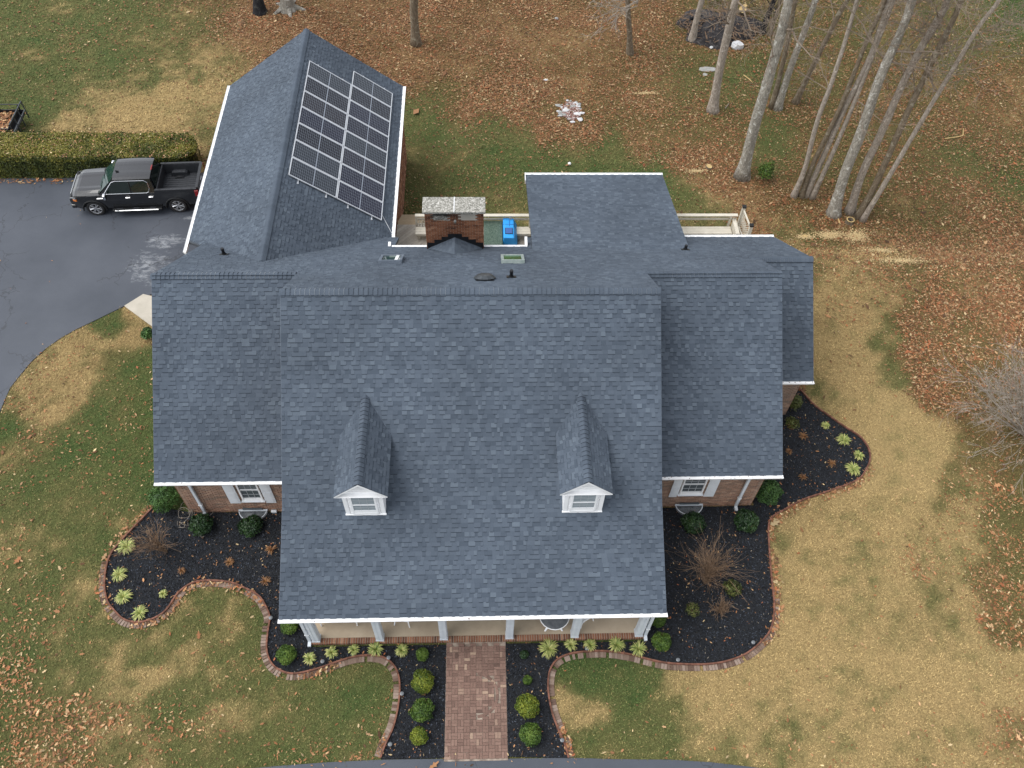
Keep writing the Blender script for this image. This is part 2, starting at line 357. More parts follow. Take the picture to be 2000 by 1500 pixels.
RPATH = catmull([gp(*p) for p in [(1109, 1481), (1101, 1453), (1089, 1426), (1077, 1393), (1070, 1357), (1069, 1330), (1074, 1306), (1089, 1287), (1116, 1276), (1152, 1272), (1188, 1272), (1230, 1278), (1260, 1286), (1296, 1294), (1335, 1297), (1380, 1297), (1419, 1291), (1455, 1277), (1482, 1256), (1500, 1235), (1508, 1210), (1510, 1180), (1507, 1150), (1503, 1110), (1500, 1065), (1499, 1030), (1505, 1012), (1527, 998), (1568, 976), (1619, 959), (1671, 939), (1688, 920), (1697, 898), (1693, 875), (1677, 854), (1649, 836), (1619, 815), (1590, 794), (1568, 770), (1552, 752)]], 5)
LBED = [tuple(p[:2]) for p in LPATH] + [(-1.29, 6.06), (-1.29, 9.62), (-5.8, 9.62), (-5.8, 14.6), (-10.7, 14.68)]
RBED = [tuple(p[:2]) for p in RPATH] + [(12.0, 20.2), (12.0, 18.7), (10.1, 18.7), (10.1, 14.68), (5.4, 14.6), (5.4, 9.62), (.70, 9.62), (.70, 6.06)]
WALK = [(-1.29, 5.95), (.70, 5.95), (.70, 9.70), (-1.29, 9.70)]
CONCP = [gp(243, 598)[:2], gp(280, 575)[:2], (-11.5, 24.3), (-11.5, 21.4), gp(300, 640)[:2]]
HOUSE = [(-10.9, 14.8), (10.1, 14.8), (10.1, 18.7), (12.1, 18.7), (12.1, 25.5), (-3.9, 25.5), (-3.9, 36.2), (-11.9, 36.2), (-11.9, 25.5), (-10.9, 25.5)]
PORCH = [(-5.9, 9.7), (5.5, 9.7), (5.5, 15), (-5.9, 15)]
EXCL = [DRIVE, ROAD, LBED, RBED, WALK, CONCP, HOUSE, PORCH]
# ------------------------------------------------------------------ lawn colour map: (px,py,sigma,strawness,brown,leaf density)
AN = np.array([
 (50,60,90,.38,0,.12),(200,60,80,.30,0,.12),(330,60,60,.42,.1,.16),(410,40,40,.5,.35,.4),(60,110,50,.3,0,.1),(100,200,35,.22,0,.05),(170,120,45,.35,0,.08),(60,145,35,.62,.05,.06),(180,190,30,.6,0,.04),
 (300,110,45,.55,.05,.1),(220,235,45,.97,.05,.04),(320,235,45,.9,0,.04),(130,235,30,.88,0,.04),(400,180,40,.72,0,.06),(430,120,35,.75,.1,.1),(30,215,28,.2,0,.04),(400,250,30,.65,.1,.06),(290,160,12,.1,0,.02),(390,160,8,.1,0,.02),
 (480,35,50,.6,.75,1.0),(600,40,60,.6,.75,1),(700,80,50,.6,.72,1),(850,60,60,.6,.7,.95),(1000,60,60,.6,.7,.95),(950,170,45,.55,.6,.9),(1100,150,60,.55,.62,.85),(1200,60,50,.6,.65,.9),(1100,250,30,.55,.6,.9),(1250,220,35,.5,.55,.8),
 (860,185,28,.45,.35,.5),(960,200,30,.5,.45,.7),(830,235,30,.28,0,.08),(900,300,40,.32,0,.12),(850,330,25,.6,.12,.1),(1000,310,45,.22,0,.08),(1100,315,40,.15,0,.08),(1200,325,40,.08,0,.06),(1280,345,35,.15,0,.08),(820,390,25,.4,.15,.15),(900,380,30,.35,.05,.1),(1350,400,30,.5,.1,.15),(1000,390,40,.35,.05,.1),(950,250,20,.2,0,.1),(1120,300,16,.7,.1,.1),(885,255,15,.5,.1,.1),
 (900,215,18,.5,.55,.8),(1010,232,18,.5,.6,.9),(1150,268,22,.5,.65,.95),(1250,290,22,.5,.65,.9),(1340,315,25,.6,.6,.85),(1390,345,25,.65,.55,.8),
 (1330,150,45,.35,.3,.4),(1400,120,40,.3,.25,.35),(1450,160,35,.2,.1,.3),(1370,240,30,.4,.35,.45),(1330,90,30,.45,.45,.6),(1450,265,25,.35,.4,.5),(1280,140,35,.45,.45,.65),(1430,90,20,.5,.6,.8),
 (1600,60,60,.35,.3,.35),(1750,150,70,.35,.35,.4),(1900,60,60,.25,.2,.3),(1960,10,35,.05,0,.1),(1600,250,50,.35,.35,.4),(1510,280,25,.15,.1,.2),(1500,405,30,.6,.65,.7),(1600,425,30,.5,.6,.6),(1420,320,20,.5,.6,.7),(1750,350,60,.45,.35,.45),(1900,300,45,.35,.2,.45),(1950,180,45,.5,.55,.75),(1850,190,35,.5,.45,.5),(1700,450,35,.5,.45,.45),(1850,440,55,.5,.45,.55),(1985,370,30,.25,.1,.35),(1960,460,40,.45,.5,.65),
 (1550,450,25,.55,.25,.2),(1600,500,25,.62,.3,.3),(1690,510,20,.75,.2,.3),(1650,560,40,.78,.2,.15),(1750,530,35,.65,.35,.4),(1850,560,35,.5,.5,.75),(1950,600,45,.5,.55,.85),(1800,620,28,.45,.6,.95),(1725,650,20,.45,.05,.2),(1790,700,25,.5,.65,1),(1820,770,22,.5,.6,.95),(1900,740,40,.5,.55,.6),(1960,850,40,.5,.5,.6),(1900,900,30,.5,.35,.6),(1870,960,25,.66,.1,.3),(1745,740,18,.35,0,.1),(1985,1000,30,.45,.3,.8),(1950,1130,25,.55,.4,.8),(1955,1230,20,.62,.4,.9),(1990,1100,25,.45,.25,.6),(1985,920,30,.4,.4,.6),
 (1650,700,45,.88,0,.03),(1610,620,30,.8,.1,.05),(1690,790,35,.85,0,.03),(1760,870,40,.88,0,.04),(1720,950,50,.86,0,.03),(1580,1050,50,.82,0,.02),(1600,1180,50,.88,0,.03),(1700,1120,40,.8,0,.05),(1850,1050,35,.72,.1,.2),(1780,1100,18,.7,.25,.8),(1820,1200,40,.72,.05,.1),(1890,1290,35,.8,0,.08),(1700,1330,50,.78,0,.04),(1550,1330,40,.86,0,.03),(1450,1380,35,.82,0,.03),(1850,1420,40,.82,.05,.08),(1975,1440,25,.75,.2,.5),(1980,1340,25,.85,0,.1),(1530,1440,22,.58,0,.15),(1640,1440,40,.75,0,.05),(1640,785,18,.45,0,.05),(1600,755,12,.45,0,.05),(1530,1060,15,.6,0,.05),
 (1180,1325,30,.0,0,.02),(1230,1350,28,.05,0,.02),(1270,1315,18,.2,0,.02),(1130,1325,16,.15,0,.02),(1105,1370,18,.72,0,.03),(1155,1385,18,.78,0,.03),(1220,1400,22,.15,0,.04),(1190,1455,30,.35,0,.05),(1290,1450,28,.42,0,.05),(1290,1380,20,.55,0,.04),(1340,1330,20,.78,0,.02),(1385,1350,25,.84,0,.02),(1380,1450,30,.72,0,.03),
 (450,1190,30,.3,0,.05),(600,1370,45,.22,0,.08),(700,1330,30,.12,0,.06),(710,1430,35,.32,0,.15),(500,1350,40,.3,0,.12),(400,1290,40,.42,0,.08),(330,1390,35,.22,0,.25),(150,1240,40,.38,0,.18),(60,1360,45,.3,.15,.85),(100,1430,40,.3,.15,.9),(200,1440,40,.3,.12,.7),(330,1460,35,.3,.1,.55),(450,1450,35,.3,.05,.3),(560,1440,40,.25,0,.22),(60,1210,40,.3,0,.25),(100,1100,40,.25,0,.18),(180,1020,40,.25,0,.1),(170,1140,30,.5,0,.1),(150,900,50,.16,0,.12),(250,850,40,.16,0,.12),(60,970,40,.3,0,.18),(50,880,30,.5,.1,.3),(90,790,35,.75,.12,.2),(170,710,30,.7,.1,.1),(250,650,22,.78,.15,.08),(230,770,30,.25,0,.1),(280,730,18,.25,0,.05),(205,640,16,.2,0,.06),(270,920,30,.15,0,.08),(15,840,15,.1,0,.1),(250,1010,22,.4,0,.1),(195,625,10,.3,0,.05),(300,1290,40,.4,0,.06),(230,1310,35,.35,0,.15),
], float)
def lawn_map(x, y):
    z = terr(x, y); px, py = project(np.stack([x, y, z], -1))
    px = np.clip(px + 34 * (fbm(x, y, 2.6, 3) - .5) * 2, -150, 2150); py = np.clip(py + 26 * (fbm(x, y, 2.6, 11) - .5) * 2, -60, 1560)
    W_ = np.full(x.shape, 1e-9); A = [np.full(x.shape, 1e-9 * v) for v in (.45, .25, .3)]
    for a in AN:
        d2 = ((px - a[0]) ** 2 + (py - a[1]) ** 2); w = np.exp(-d2 / (2 * (.85 * a[2]) ** 2)) + 3e-5 / (1 + d2 / (a[2] ** 2)) ** 2
        W_ = W_ + w
        for k in range(3): A[k] = A[k] + w * a[3 + k]
    return [a / W_ for a in A]
G_GREEN, G_MID, G_STRAW, G_BROWN = (np.array(c) for c in ((.066, .102, .030), (.130, .128, .046), (.375, .272, .122), (.172, .080, .038)))
def lawn_col(x, y, fine=1.0):
    s, b, lf = lawn_map(x, y)
    px_, py_ = project(np.stack([x, y, terr(x, y)], -1)); s = s + .10 * sst(850, 1000, py_) * (1 - sst(800, 1000, px_)); s = s + (1 - .55 * sst(.6, .8, s)) * (fbm(x, y, 1.6, 21) - .5) * .75 + (fbm(x, y, .35, 31, 3) - .5) * .7 * fine
    s = np.clip(s + .15 * sst(.52, .75, s), 0, 1); b = np.clip(b + (fbm(x, y, .9, 41) - .5) * .4 * (b > .08), 0, 1)
    t1 = np.clip(s * 2, 0, 1)[:, None]; t2 = np.clip(s * 2 - 1, 0, 1)[:, None]
    c = (G_GREEN * (1 - t1) + G_MID * t1) * (1 - t2) + G_STRAW * t2
    c = c * (1 - .85 * b[:, None]) + G_BROWN * .85 * b[:, None]
    return c, lf

# ------------------------------------------------------------------ ground sheet
fx = np.arange(-36, 40.01, .3); fy = np.arange(2, 54.01, .3)
xs = np.concatenate([[-700, -350, -150, -80, -50], fx, [50, 80, 150, 350, 700]]); ys = np.concatenate([[-700, -300, -120, -50, -15, -5], fy, [60, 75, 110, 200, 400, 900]])
X, Y = np.meshgrid(xs, ys); n1, n0 = X.shape; X = X.ravel(); Y = Y.ravel()
c, _ = lawn_col(X, Y, .6)
idx = np.arange(n0 * n1).reshape(n1, n0); F = np.stack([idx[:-1, :-1], idx[:-1, 1:], idx[1:, 1:], idx[1:, :-1]], -1).reshape(-1, 4)
Z = terr(X, Y) + (vnoise(X, Y, 3, 5) - .5) * .05 * (1 - ((Y < 15) | (X < -11)) * 1.0)
for pol in EXCL:
    Z = np.where(in_poly(X, Y, pol), np.minimum(Z, Z - .02), Z)
o = np_mesh('ground', np.stack([X, Y, Z - .01], -1), F, M['lawn'], col=c * .80, smooth=True); tag(o, kind='structure')
def sheet(name, poly, z, mat, thick=.05, kind='structure', parent=None):
    b = MB(); n = len(poly); ar = sum(poly[i][0] * poly[(i + 1) % n][1] - poly[(i + 1) % n][0] * poly[i][1] for i in range(n))
    if ar < 0: poly = poly[::-1]
    b.poly([(p[0], p[1], z) for p in poly])
    for i in range(n):
        p, q = poly[i], poly[(i + 1) % n]; b.poly([(p[0], p[1], z - thick), (q[0], q[1], z - thick), (q[0], q[1], z), (p[0], p[1], z)])
    o = b.build(name, mat, parent)
    if kind: o['kind'] = kind
    return o
sheet('driveway', DRIVE, .02, M['asphalt'], .08)
sheet('road', ROAD, .016, M['asphalt'], .08)
sheet('mulch_bed', LBED, .035, M['mulch'], .06); sheet('mulch_bed', RBED, .035, M['mulch'], .06)
sheet('concrete_path', CONCP, .03, M['walk_conc'], .08)

# ------------------------------------------------------------------ HOUSE
XL, XR = -6.295, 5.653; WL, WR, FR = -11.11, 10.341, 12.35
YM, ZM = 18.10, 8.313; YB, ZB = 12.60, 4.371; YE, ZE = 9.53, 2.876
YW, ZW = 20.05, 6.94; YWE, ZWE = 14.39, 2.816; YF, ZF = 22.11, 5.50; YFE, ZFE = 18.385, 2.80
YK, ZK = 25.849, 2.866; SR = .7027
GL, GR, GM = -12.14, -3.79, -7.965; ZG, ZGE = 5.73, 2.70; YG = 36.32; SG = (ZG - ZGE) / (GM - GL)
def zrear(y): return ZK + SR * (YK - y)
def yrear(z): return YK - (z - ZK) / SR
def zfront(y): return ZB + .7167 * (y - YB)
def yfront(z): return YB + (z - ZB) / .7167
house = empty('brick_house', (0, 17, 0), 0, 'wide red brick house with blue-grey shingle roofs, white gutters and two front dormers', 'house')
HM = Matrix.Translation((0, -17, 0))
def hp(o, parent=None):
    """parent to the house keeping world coordinates in the mesh"""
    o.parent = parent or house
    if o.parent == house: o.matrix_parent_inverse = HM
    return o
EXPO = .143
def unit(v): v = np.array(v, float); return v / np.linalg.norm(v)
class Field:
    def __init__(s): s.b = MB(); s.single = []
    def plane(s, O, U, V, vmax, iv, expo=EXPO, single_rows=0):
        O = np.array(O, float); U = unit(U); V = unit(V); N = np.cross(U, V)
        if N[2] < 0: N = -N
        rows = int(vmax / expo + .999)
        flip = np.dot(np.cross(U, V), N) < 0
        for j in range(rows):
            v0 = j * expo; v1 = min(v0 + expo * 1.22, vmax + .01)
            for (a, b_) in iv(v0 + .03):
                u = a; tooth = random.random() < .5
                while u < b_ - .01:
                    w = random.choice((.085, .11, .13, .15, .18, .22) if tooth else (.10, .13, .17, .21, .26)) * random.uniform(.85, 1.15)
                    if tooth: w = min(w, .26)
                    e = min(u + w, b_)
                    if b_ - e < .05: e = b_
                    r = random.random()
                    if tooth: tone = .36 + .34 * random.random() if r < .72 else (.70 + .19 * random.random() if r < .88 else .2 + .15 * random.random())
                    else: tone = .28 + .30 * random.random() if r < .8 else (.58 + .2 * random.random() if r < .9 else .2)
                    hb = .019 if tooth else .0095
                    tgt = MB() if j < single_rows and len(s.single) < 300 else s.b
                    P = lambda uu, vv, h: O + U * uu + V * vv + N * h
                    q = [P(u, v0, hb), P(e, v0, hb), P(e, v1, .003), P(u, v1, .003)]
                    if flip: q = q[::-1]
                    tgt.poly(q, 0, tone)
                    tgt.poly([P(u, v0, .001), P(e, v0, .001), P(e, v0, hb), P(u, v0, hb)], 0, .05 if tooth else .27)  # tooth riser gets a near-black tone: shade put into the colour
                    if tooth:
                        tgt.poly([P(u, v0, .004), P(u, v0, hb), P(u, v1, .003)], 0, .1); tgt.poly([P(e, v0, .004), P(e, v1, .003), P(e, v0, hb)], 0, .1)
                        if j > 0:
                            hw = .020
                            tgt.poly([P(u + .004, v0 - hw, .0142), P(e - .004, v0 - hw, .0142), P(e - .004, v0 + .004, .0115), P(u + .004, v0 + .004, .0115)], 0, .04)  # shadow line below the tooth, painted as a strip of dark granules
                    if tgt is not s.b: s.single.append(tgt)
                    u = e; tooth = (not tooth) if random.random() < .85 else tooth
fld = Field()
cs = lambda s: 1 / math.sqrt(1 + s * s)
# porch slope (bottom courses are the separate shingles)
sP = (ZB - ZE) / (YB - YE)
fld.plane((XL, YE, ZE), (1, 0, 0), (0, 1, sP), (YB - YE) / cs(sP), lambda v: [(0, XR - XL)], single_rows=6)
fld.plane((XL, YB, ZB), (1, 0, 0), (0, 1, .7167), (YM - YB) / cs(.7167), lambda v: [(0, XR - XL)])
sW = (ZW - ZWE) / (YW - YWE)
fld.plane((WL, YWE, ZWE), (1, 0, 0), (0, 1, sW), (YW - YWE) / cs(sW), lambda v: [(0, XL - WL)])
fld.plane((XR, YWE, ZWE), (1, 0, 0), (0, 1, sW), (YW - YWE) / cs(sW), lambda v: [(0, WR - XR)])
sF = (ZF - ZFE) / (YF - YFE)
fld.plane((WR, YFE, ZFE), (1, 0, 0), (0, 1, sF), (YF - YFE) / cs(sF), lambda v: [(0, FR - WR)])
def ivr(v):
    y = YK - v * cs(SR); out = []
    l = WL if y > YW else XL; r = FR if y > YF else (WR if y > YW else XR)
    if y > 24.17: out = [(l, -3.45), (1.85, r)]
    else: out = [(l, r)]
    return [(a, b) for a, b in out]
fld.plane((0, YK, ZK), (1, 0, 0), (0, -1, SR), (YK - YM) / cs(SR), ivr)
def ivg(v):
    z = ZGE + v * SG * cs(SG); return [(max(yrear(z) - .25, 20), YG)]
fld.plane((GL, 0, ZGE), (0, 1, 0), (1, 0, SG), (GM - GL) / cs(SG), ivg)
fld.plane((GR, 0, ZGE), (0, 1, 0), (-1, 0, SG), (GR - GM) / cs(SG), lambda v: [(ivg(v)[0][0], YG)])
# rear patio roof
PX0, PX1, PY0, PZ0, PY1, PZ1 = 1.97, 8.12, 23.45, 4.50, 29.79, 2.82
sPt = (PZ0 - PZ1) / (PY1 - PY0)
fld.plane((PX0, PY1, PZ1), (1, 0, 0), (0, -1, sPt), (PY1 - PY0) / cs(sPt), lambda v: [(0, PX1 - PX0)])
# roof slabs
b = MB()
def slab(pts, th=.12):
    n = np.cross(np.array(pts[1]) - np.array(pts[0]), np.array(pts[2]) - np.array(pts[0])); n = n / np.linalg.norm(n)
    if n[2] < 0: pts = pts[::-1]; n = -n
    dn = [tuple(np.array(p) - np.array([0, 0, th])) for p in pts]
    b.poly(pts); b.poly(dn[::-1])
    for i in range(len(pts)):
        j = (i + 1) % len(pts); b.poly([dn[i], dn[j], pts[j], pts[i]])
slab([(XL, YE, ZE), (XR, YE, ZE), (XR, YB, ZB), (XL, YB, ZB)]); slab([(XL, YB, ZB), (XR, YB, ZB), (XR, YM, ZM), (XL, YM, ZM)])
slab([(WL, YWE, ZWE), (XL, YWE, ZWE), (XL, YW, ZW), (WL, YW, ZW)]); slab([(XR, YWE, ZWE), (WR, YWE, ZWE), (WR, YW, ZW), (XR, YW, ZW)])
slab([(WR, YFE, ZFE), (FR, YFE, ZFE), (FR, YF, ZF), (WR, YF, ZF)])
for x0, x1, yt, yb in ((WL, XL, YW, YK), (XL, -3.45, YM, YK), (-3.45, 1.85, YM, 24.15), (1.85, XR, YM, YK), (XR, WR, YW, YK), (WR, FR, YF, YK)):
    slab([(x0, yb, zrear(yb)), (x1, yb, zrear(yb)), (x1, yt, zrear(yt)), (x0, yt, zrear(yt))])
slab([(GL, YG, ZGE), (GL, yrear(ZGE) - .3, ZGE), (GM, yrear(ZG) - .3, ZG), (GM, YG, ZG)]); slab([(GR, YG, ZGE), (GR, yrear(ZGE) - .3, ZGE), (GM, yrear(ZG) - .3, ZG), (GM, YG, ZG)])
slab([(PX0, PY1, PZ1), (PX1, PY1, PZ1), (PX1, PY0, PZ0), (PX0, PY0, PZ0)])
roof = hp(b.build('roof', M['roof_deck']))
def sub(o): o.parent = roof; return o
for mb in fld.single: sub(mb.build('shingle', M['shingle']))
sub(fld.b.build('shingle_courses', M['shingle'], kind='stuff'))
# ridge caps: individual bent shingles
def cap_mesh(sl, sr, w=.15, L=.20, tone=.5, lift=.030, edge=.05):
    b = MB(); n = 5
    rows = []
    for k, (yy, hh) in enumerate(((0, .016 + lift), (L, .016))):
        r = []
        for i in range(-n, n + 1):
            a = i / n * w; d = abs(a); s = sl if a < 0 else sr; sm = math.sqrt(d * d + .0016) - .04
            r.append((a, yy, hh - s * sm))
        rows.append(r)
    for i in range(2 * n):
        b.poly([rows[0][i], rows[0][i + 1], rows[1][i + 1], rows[1][i]], 0, tone)
        p, q = rows[0][i], rows[0][i + 1]; b.poly([(p[0], p[1] - (.016 if edge > .9 else .006), p[2] - .035), (q[0], q[1] - (.016 if edge > .9 else .006), q[2] - .035), q, p], 0, edge)
    return b.mesh('ridge_shingle', M['shingle'], True)
def ridge_run(p0, p1, sl, sr, parent, pw=.15):
    """cap shingles from p0 to p1; local +x is the right-hand side of travel"""
    p0 = Vector(p0); p1 = Vector(p1); d = (p1 - p0); L = d.length; d.normalize()
    ang = math.atan2(d.y, d.x) - math.pi / 2; meshes = [cap_mesh(sl, sr, pw, .19, t, edge=.04 + .0 * t) for t in (.36, .42, .5, .58)]; pale = [cap_mesh(sl, sr, pw, .19, t, edge=1.0) for t in (.42, .52)]; run = 0  # front edges painted: dark for the shaded gap, pale for side-lit cuts
    n = int(L / .150)
    for i in range(n):
        if run == 0 and random.random() < .09: run = random.randint(3, 14)
        run = max(run - 1, 0); o = link('ridge_shingle', random.choice(pale if run else meshes), parent); o.location = p0 + d * (L * i / n); o.rotation_euler = (0, 0, ang + random.uniform(-.02, .02))
S1, S2 = .7167, .7027
ridge_run((XR, YM, ZM), (XL, YM, ZM), S1, S2, roof)     # travel -x: left side is the front slope
ridge_run((XL, YW, ZW), (WL, YW, ZW), S1, S2, roof); ridge_run((WR, YW, ZW), (XR - .35, YW, ZW), S1, S2, roof)
ridge_run((FR, YF, ZF), (WR - .35, YF, ZF), S1, S2, roof)
ridge_run((GM, YG, ZG), (GM, yrear(ZG) + .1, ZG), SG, SG, roof)
# gable and body walls in white siding / brick
def quadwall(name, pts, mat, th=.1, dirv=(0, 1, 0)):
    b = MB(); D = np.array(dirv, float) * th; A = [np.array(p, float) for p in pts]; B_ = [p + D for p in A]
    b.poly(A); b.poly(B_[::-1])
    for i in range(len(A)):
        j = (i + 1) % len(A); b.poly([A[i], B_[i], B_[j], A[j]])
    return hp(b.build(name, mat))
M['brick_plain'] = varied('plain_brick', (.09, .05, .04), (.17, .10, .075), 9, .9); M['siding'] = varied('white_siding', (.62, .64, .66), (.74, .76, .78), 3, .6)
e = .13
for x, s in ((XL + .2, 1), (XR - .2, -1)):
    quadwall('wall', [(x, YB + .1, 0), (x, YK - .4, 0), (x, YK - .4, zrear(YK - .4) - e), (x, YM, ZM - e - .02), (x, YB + .1, zfront(YB + .1) - e)], M['brick_plain'], .1, (s, 0, 0))
for x, s in ((WL + .37, 1), (WR - .36, -1)):
    quadwall('wall', [(x, 14.72, -.1), (x, YK - .4, -.1), (x, YK - .4, zrear(YK - .4) - e), (x, YW, ZW - e - .02), (x, 14.72, ZWE + .729 * .33 - e)], M['mortar'], .1, (s, 0, 0))
quadwall('wall', [(FR - .2, 18.75, -.1), (FR - .2, YK - .4, -.6), (FR - .2, YK - .4, zrear(YK - .4) - e), (FR - .2, YF, ZF - e - .02), (FR - .2, 18.75, ZFE + .13)], M['mortar'], .1, (-1, 0, 0))
hp((lambda b: (b.bb(XR - .4, FR - .31, YK - .5, YK - .4, -1.8, 3.0), b.bb(-3.8, 1.85, 23.75, 23.85, -1.8, 4.15), b.build('wall', M['siding']))[-1])(MB()))
hp((lambda b: (b.bb(XL + .31, XR - .31, YB - .05, YB + .1, .15, 4.2), b.build('wall', M['siding']))[-1])(MB()))
def brick_wall(O, U, N, L, H, holes=(), rim=None, seed=0, tone_off=0):
    """mortar slab with individually modelled bricks standing proud (too fine to pick apart: joined)"""
    O = np.array(O, float); U = unit(U); N = unit(N); Zv = np.array([0, 0, 1.]); b = MB()
    c = O + U * L / 2 + Zv * H / 2 - N * .06; b.box(c, (L / 2, .055, H / 2), (U, N, Zv))
    w = hp(b.build('wall', M['mortar'])); b = MB(); rows = int(H / .072)
    for r in range(rows):
        u = -.105 * (r % 2)
        while u < L:
            a, e_ = max(u, 0) + .004, min(u + .200, L) - .002
            if e_ - a > .03:
                segs = [(a, e_)]; z0 = r * .072; z1 = z0 + .060
                for (h0, h1, g0, g1) in holes:
                    if z1 > g0 and z0 < g1:
                        ns = []
                        for s0, s1 in segs:
                            if s1 <= h0 or s0 >= h1: ns.append((s0, s1)); continue
                            if s0 < h0: ns.append((s0, h0))
                            if s1 > h1: ns.append((h1, s1))
                        segs = ns
                for s0, s1 in segs:
                    if s1 - s0 < .02: continue
                    tn = min(1, max(0, random.gauss(.5 + tone_off, .32)))
                    b.box(O + U * (s0 + s1) / 2 + Zv * ((z0 + z1) / 2) + N * random.uniform(.0, .003), ((s1 - s0) / 2, .008, .030), (U, N, Zv), 0, tn, skip=(4,))
            u += .210
    o = b.build('brick_courses', M['brick'], w, kind='stuff'); return w
YW0 = 14.70
wl = (-8.62, -7.88); wr = (7.10, 7.94)
brick_wall((-10.73, YW0, -.1), (1, 0, 0), (0, -1, 0), 4.9, 2.98, [(wl[0] + 10.73 - .02, wl[1] + 10.73 + .02, 1.02, 2.6)])
brick_wall((5.3, YW0, -.1), (1, 0, 0), (0, -1, 0), 4.68, 2.98, [(wr[0] - 5.3 - .02, wr[1] - 5.3 + .02, 1.10, 2.6)])
brick_wall((9.98, 18.72, -.1), (1, 0, 0), (0, -1, 0), 2.17, 2.95)
brick_wall((9.985, YW0, -.1), (0, 1, 0), (1, 0, 0), 4.0, 2.98)
brick_wall((-3.92, 26.0, -1.75), (0, 1, 0), (1, 0, 0), 10.1, 4.38)
brick_wall((-10.735, 25.4, -.1), (0, -1, 0), (-1, 0, 0), 10.7, 2.98)
quadwall('wall', [(-11.9, 26, -.1), (-11.9, 36.1, -.1), (-11.9, 36.1, 2.68), (-11.9, 26, 2.68)], M['brick'], .1, (1, 0, 0))
quadwall('wall', [(-11.9, 36.1, -1.7), (-3.92, 36.1, -1.7), (-3.92, 36.1, 2.68), (GM, 36.1, 5.55), (-11.9, 36.1, 2.68)], M['brick'], .1, (0, -1, 0))
# soffits / fascias / gutters
def gutter(a, b_, out, z, name='gutter', debris=0, w=.125, hgt=.12):
    a = np.array(a, float); b_ = np.array(b_, float); out = np.array(out, float); m = MB()
    prof = [(0, 0), (0, -hgt), (w * .7, -hgt), (w * .85, -hgt * .55), (w, -.03), (w, .004), (w - .012, .004), (w - .012, -.012), (.012, -.012), (.012, 0)]
    m.prism(prof, a, b_, out, (0, 0, 1)); g = hp(m.build(name, M['white']))
    if debris:
        d = MB(); L = np.linalg.norm(b_ - a); Un = (b_ - a) / L
        for _ in range(debris):
            c = a + Un * random.uniform(0, L) + out * random.uniform(.02, w - .02) + np.array([0, 0, -.005]); s_ = random.uniform(.008, .022); an = random.uniform(0, 3)
            u_ = np.array([math.cos(an), math.sin(an), 0]); v_ = np.array([-math.sin(an), math.cos(an), 0]); d.box(c, (s_, s_ * .4, .006), (u_, v_, np.array([0, 0, 1.])), 0, random.random() * .6)
        d.build('leaf_debris', M['rust'], g, kind='stuff')
    return g
gutter((XL - .03, YE + .01, ZE + .012), (XR + .03, YE + .01, ZE + .012), (0, -1, 0), 0, debris=30)
gutter((WL, YWE + .01, ZWE + .012), (XL, YWE + .01, ZWE + .012), (0, -1, 0), 0, debris=12)
gutter((XR, YWE + .01, ZWE + .012), (WR + .02, YWE + .01, ZWE + .012), (0, -1, 0), 0, debris=26)
gutter((WR, YFE + .01, ZFE + .012), (FR + .02, YFE + .01, ZFE + .012), (0, -1, 0), 0, debris=10)
gutter((GL - .005, YG, ZGE + .01), (GL - .005, 25.2, ZGE + .01), (-1, 0, 0), 0)
gutter((GR - .005, YG, ZGE + .01), (GR - .005, 25.1, ZGE + .01), (1, 0, 0), 0, debris=8, w=.15)
gutter((PX0 - .02, PY1 - .005, PZ1 + .01), (PX1 + .02, PY1 - .005, PZ1 + .01), (0, 1, 0), 0)
gutter((PX1 + .1, YK - .005, ZK + .01), (FR + .02, YK - .005, ZK + .01), (0, 1, 0), 0)
zz = zrear(24.15)
gutter((-3.55, 24.14, zz + .01), (1.80, 24.14, zz + .01), (0, 1, 0), 0, w=.09)
b = MB(); b.bb(1.72, 1.82, 24.25, 24.75, zz - .25, zz - .05); b.bb(-3.70, -3.60, 24.15, 24.45, zz - .22, zz - .02); b.bb(PX0 - .03, PX0 - .004, PY1 - .5, PY1 + .02, PZ1 - .09, PZ1 + .12); hp(b.build('fascia', M['white']))
b = MB()
for x, y0, y1, z0, z1 in ((XL, YE, YB, ZE, ZB), (XL, YB, YM, ZB, ZM), (XR, YE, YB, ZE, ZB), (XR, YB, YM, ZB, ZM), (WL, YWE, YW, ZWE, ZW), (WR, YWE, YW, ZWE, ZW), (FR, YFE, YF, ZFE, ZF), (WL, YK, YW, ZK, ZW), (FR, YK, YF, ZK, ZF)):
    s = -1 if x < 0 else 1
    A = [(x, y0, z0 - .01), (x, y1, z1 - .01), (x, y1, z1 - .2), (x, y0, z0 - .2)]; b.poly(A); b.poly([(p[0] + s * .012, p[1], p[2]) for p in A[::-1]])
    b.poly([(x, y0, z0 - .01), (x, y1, z1 - .01), (x + s * .012, y1, z1 - .01), (x + s * .012, y0, z0 - .01)])
hp(b.build('rake_trim', M['metal_flash']))
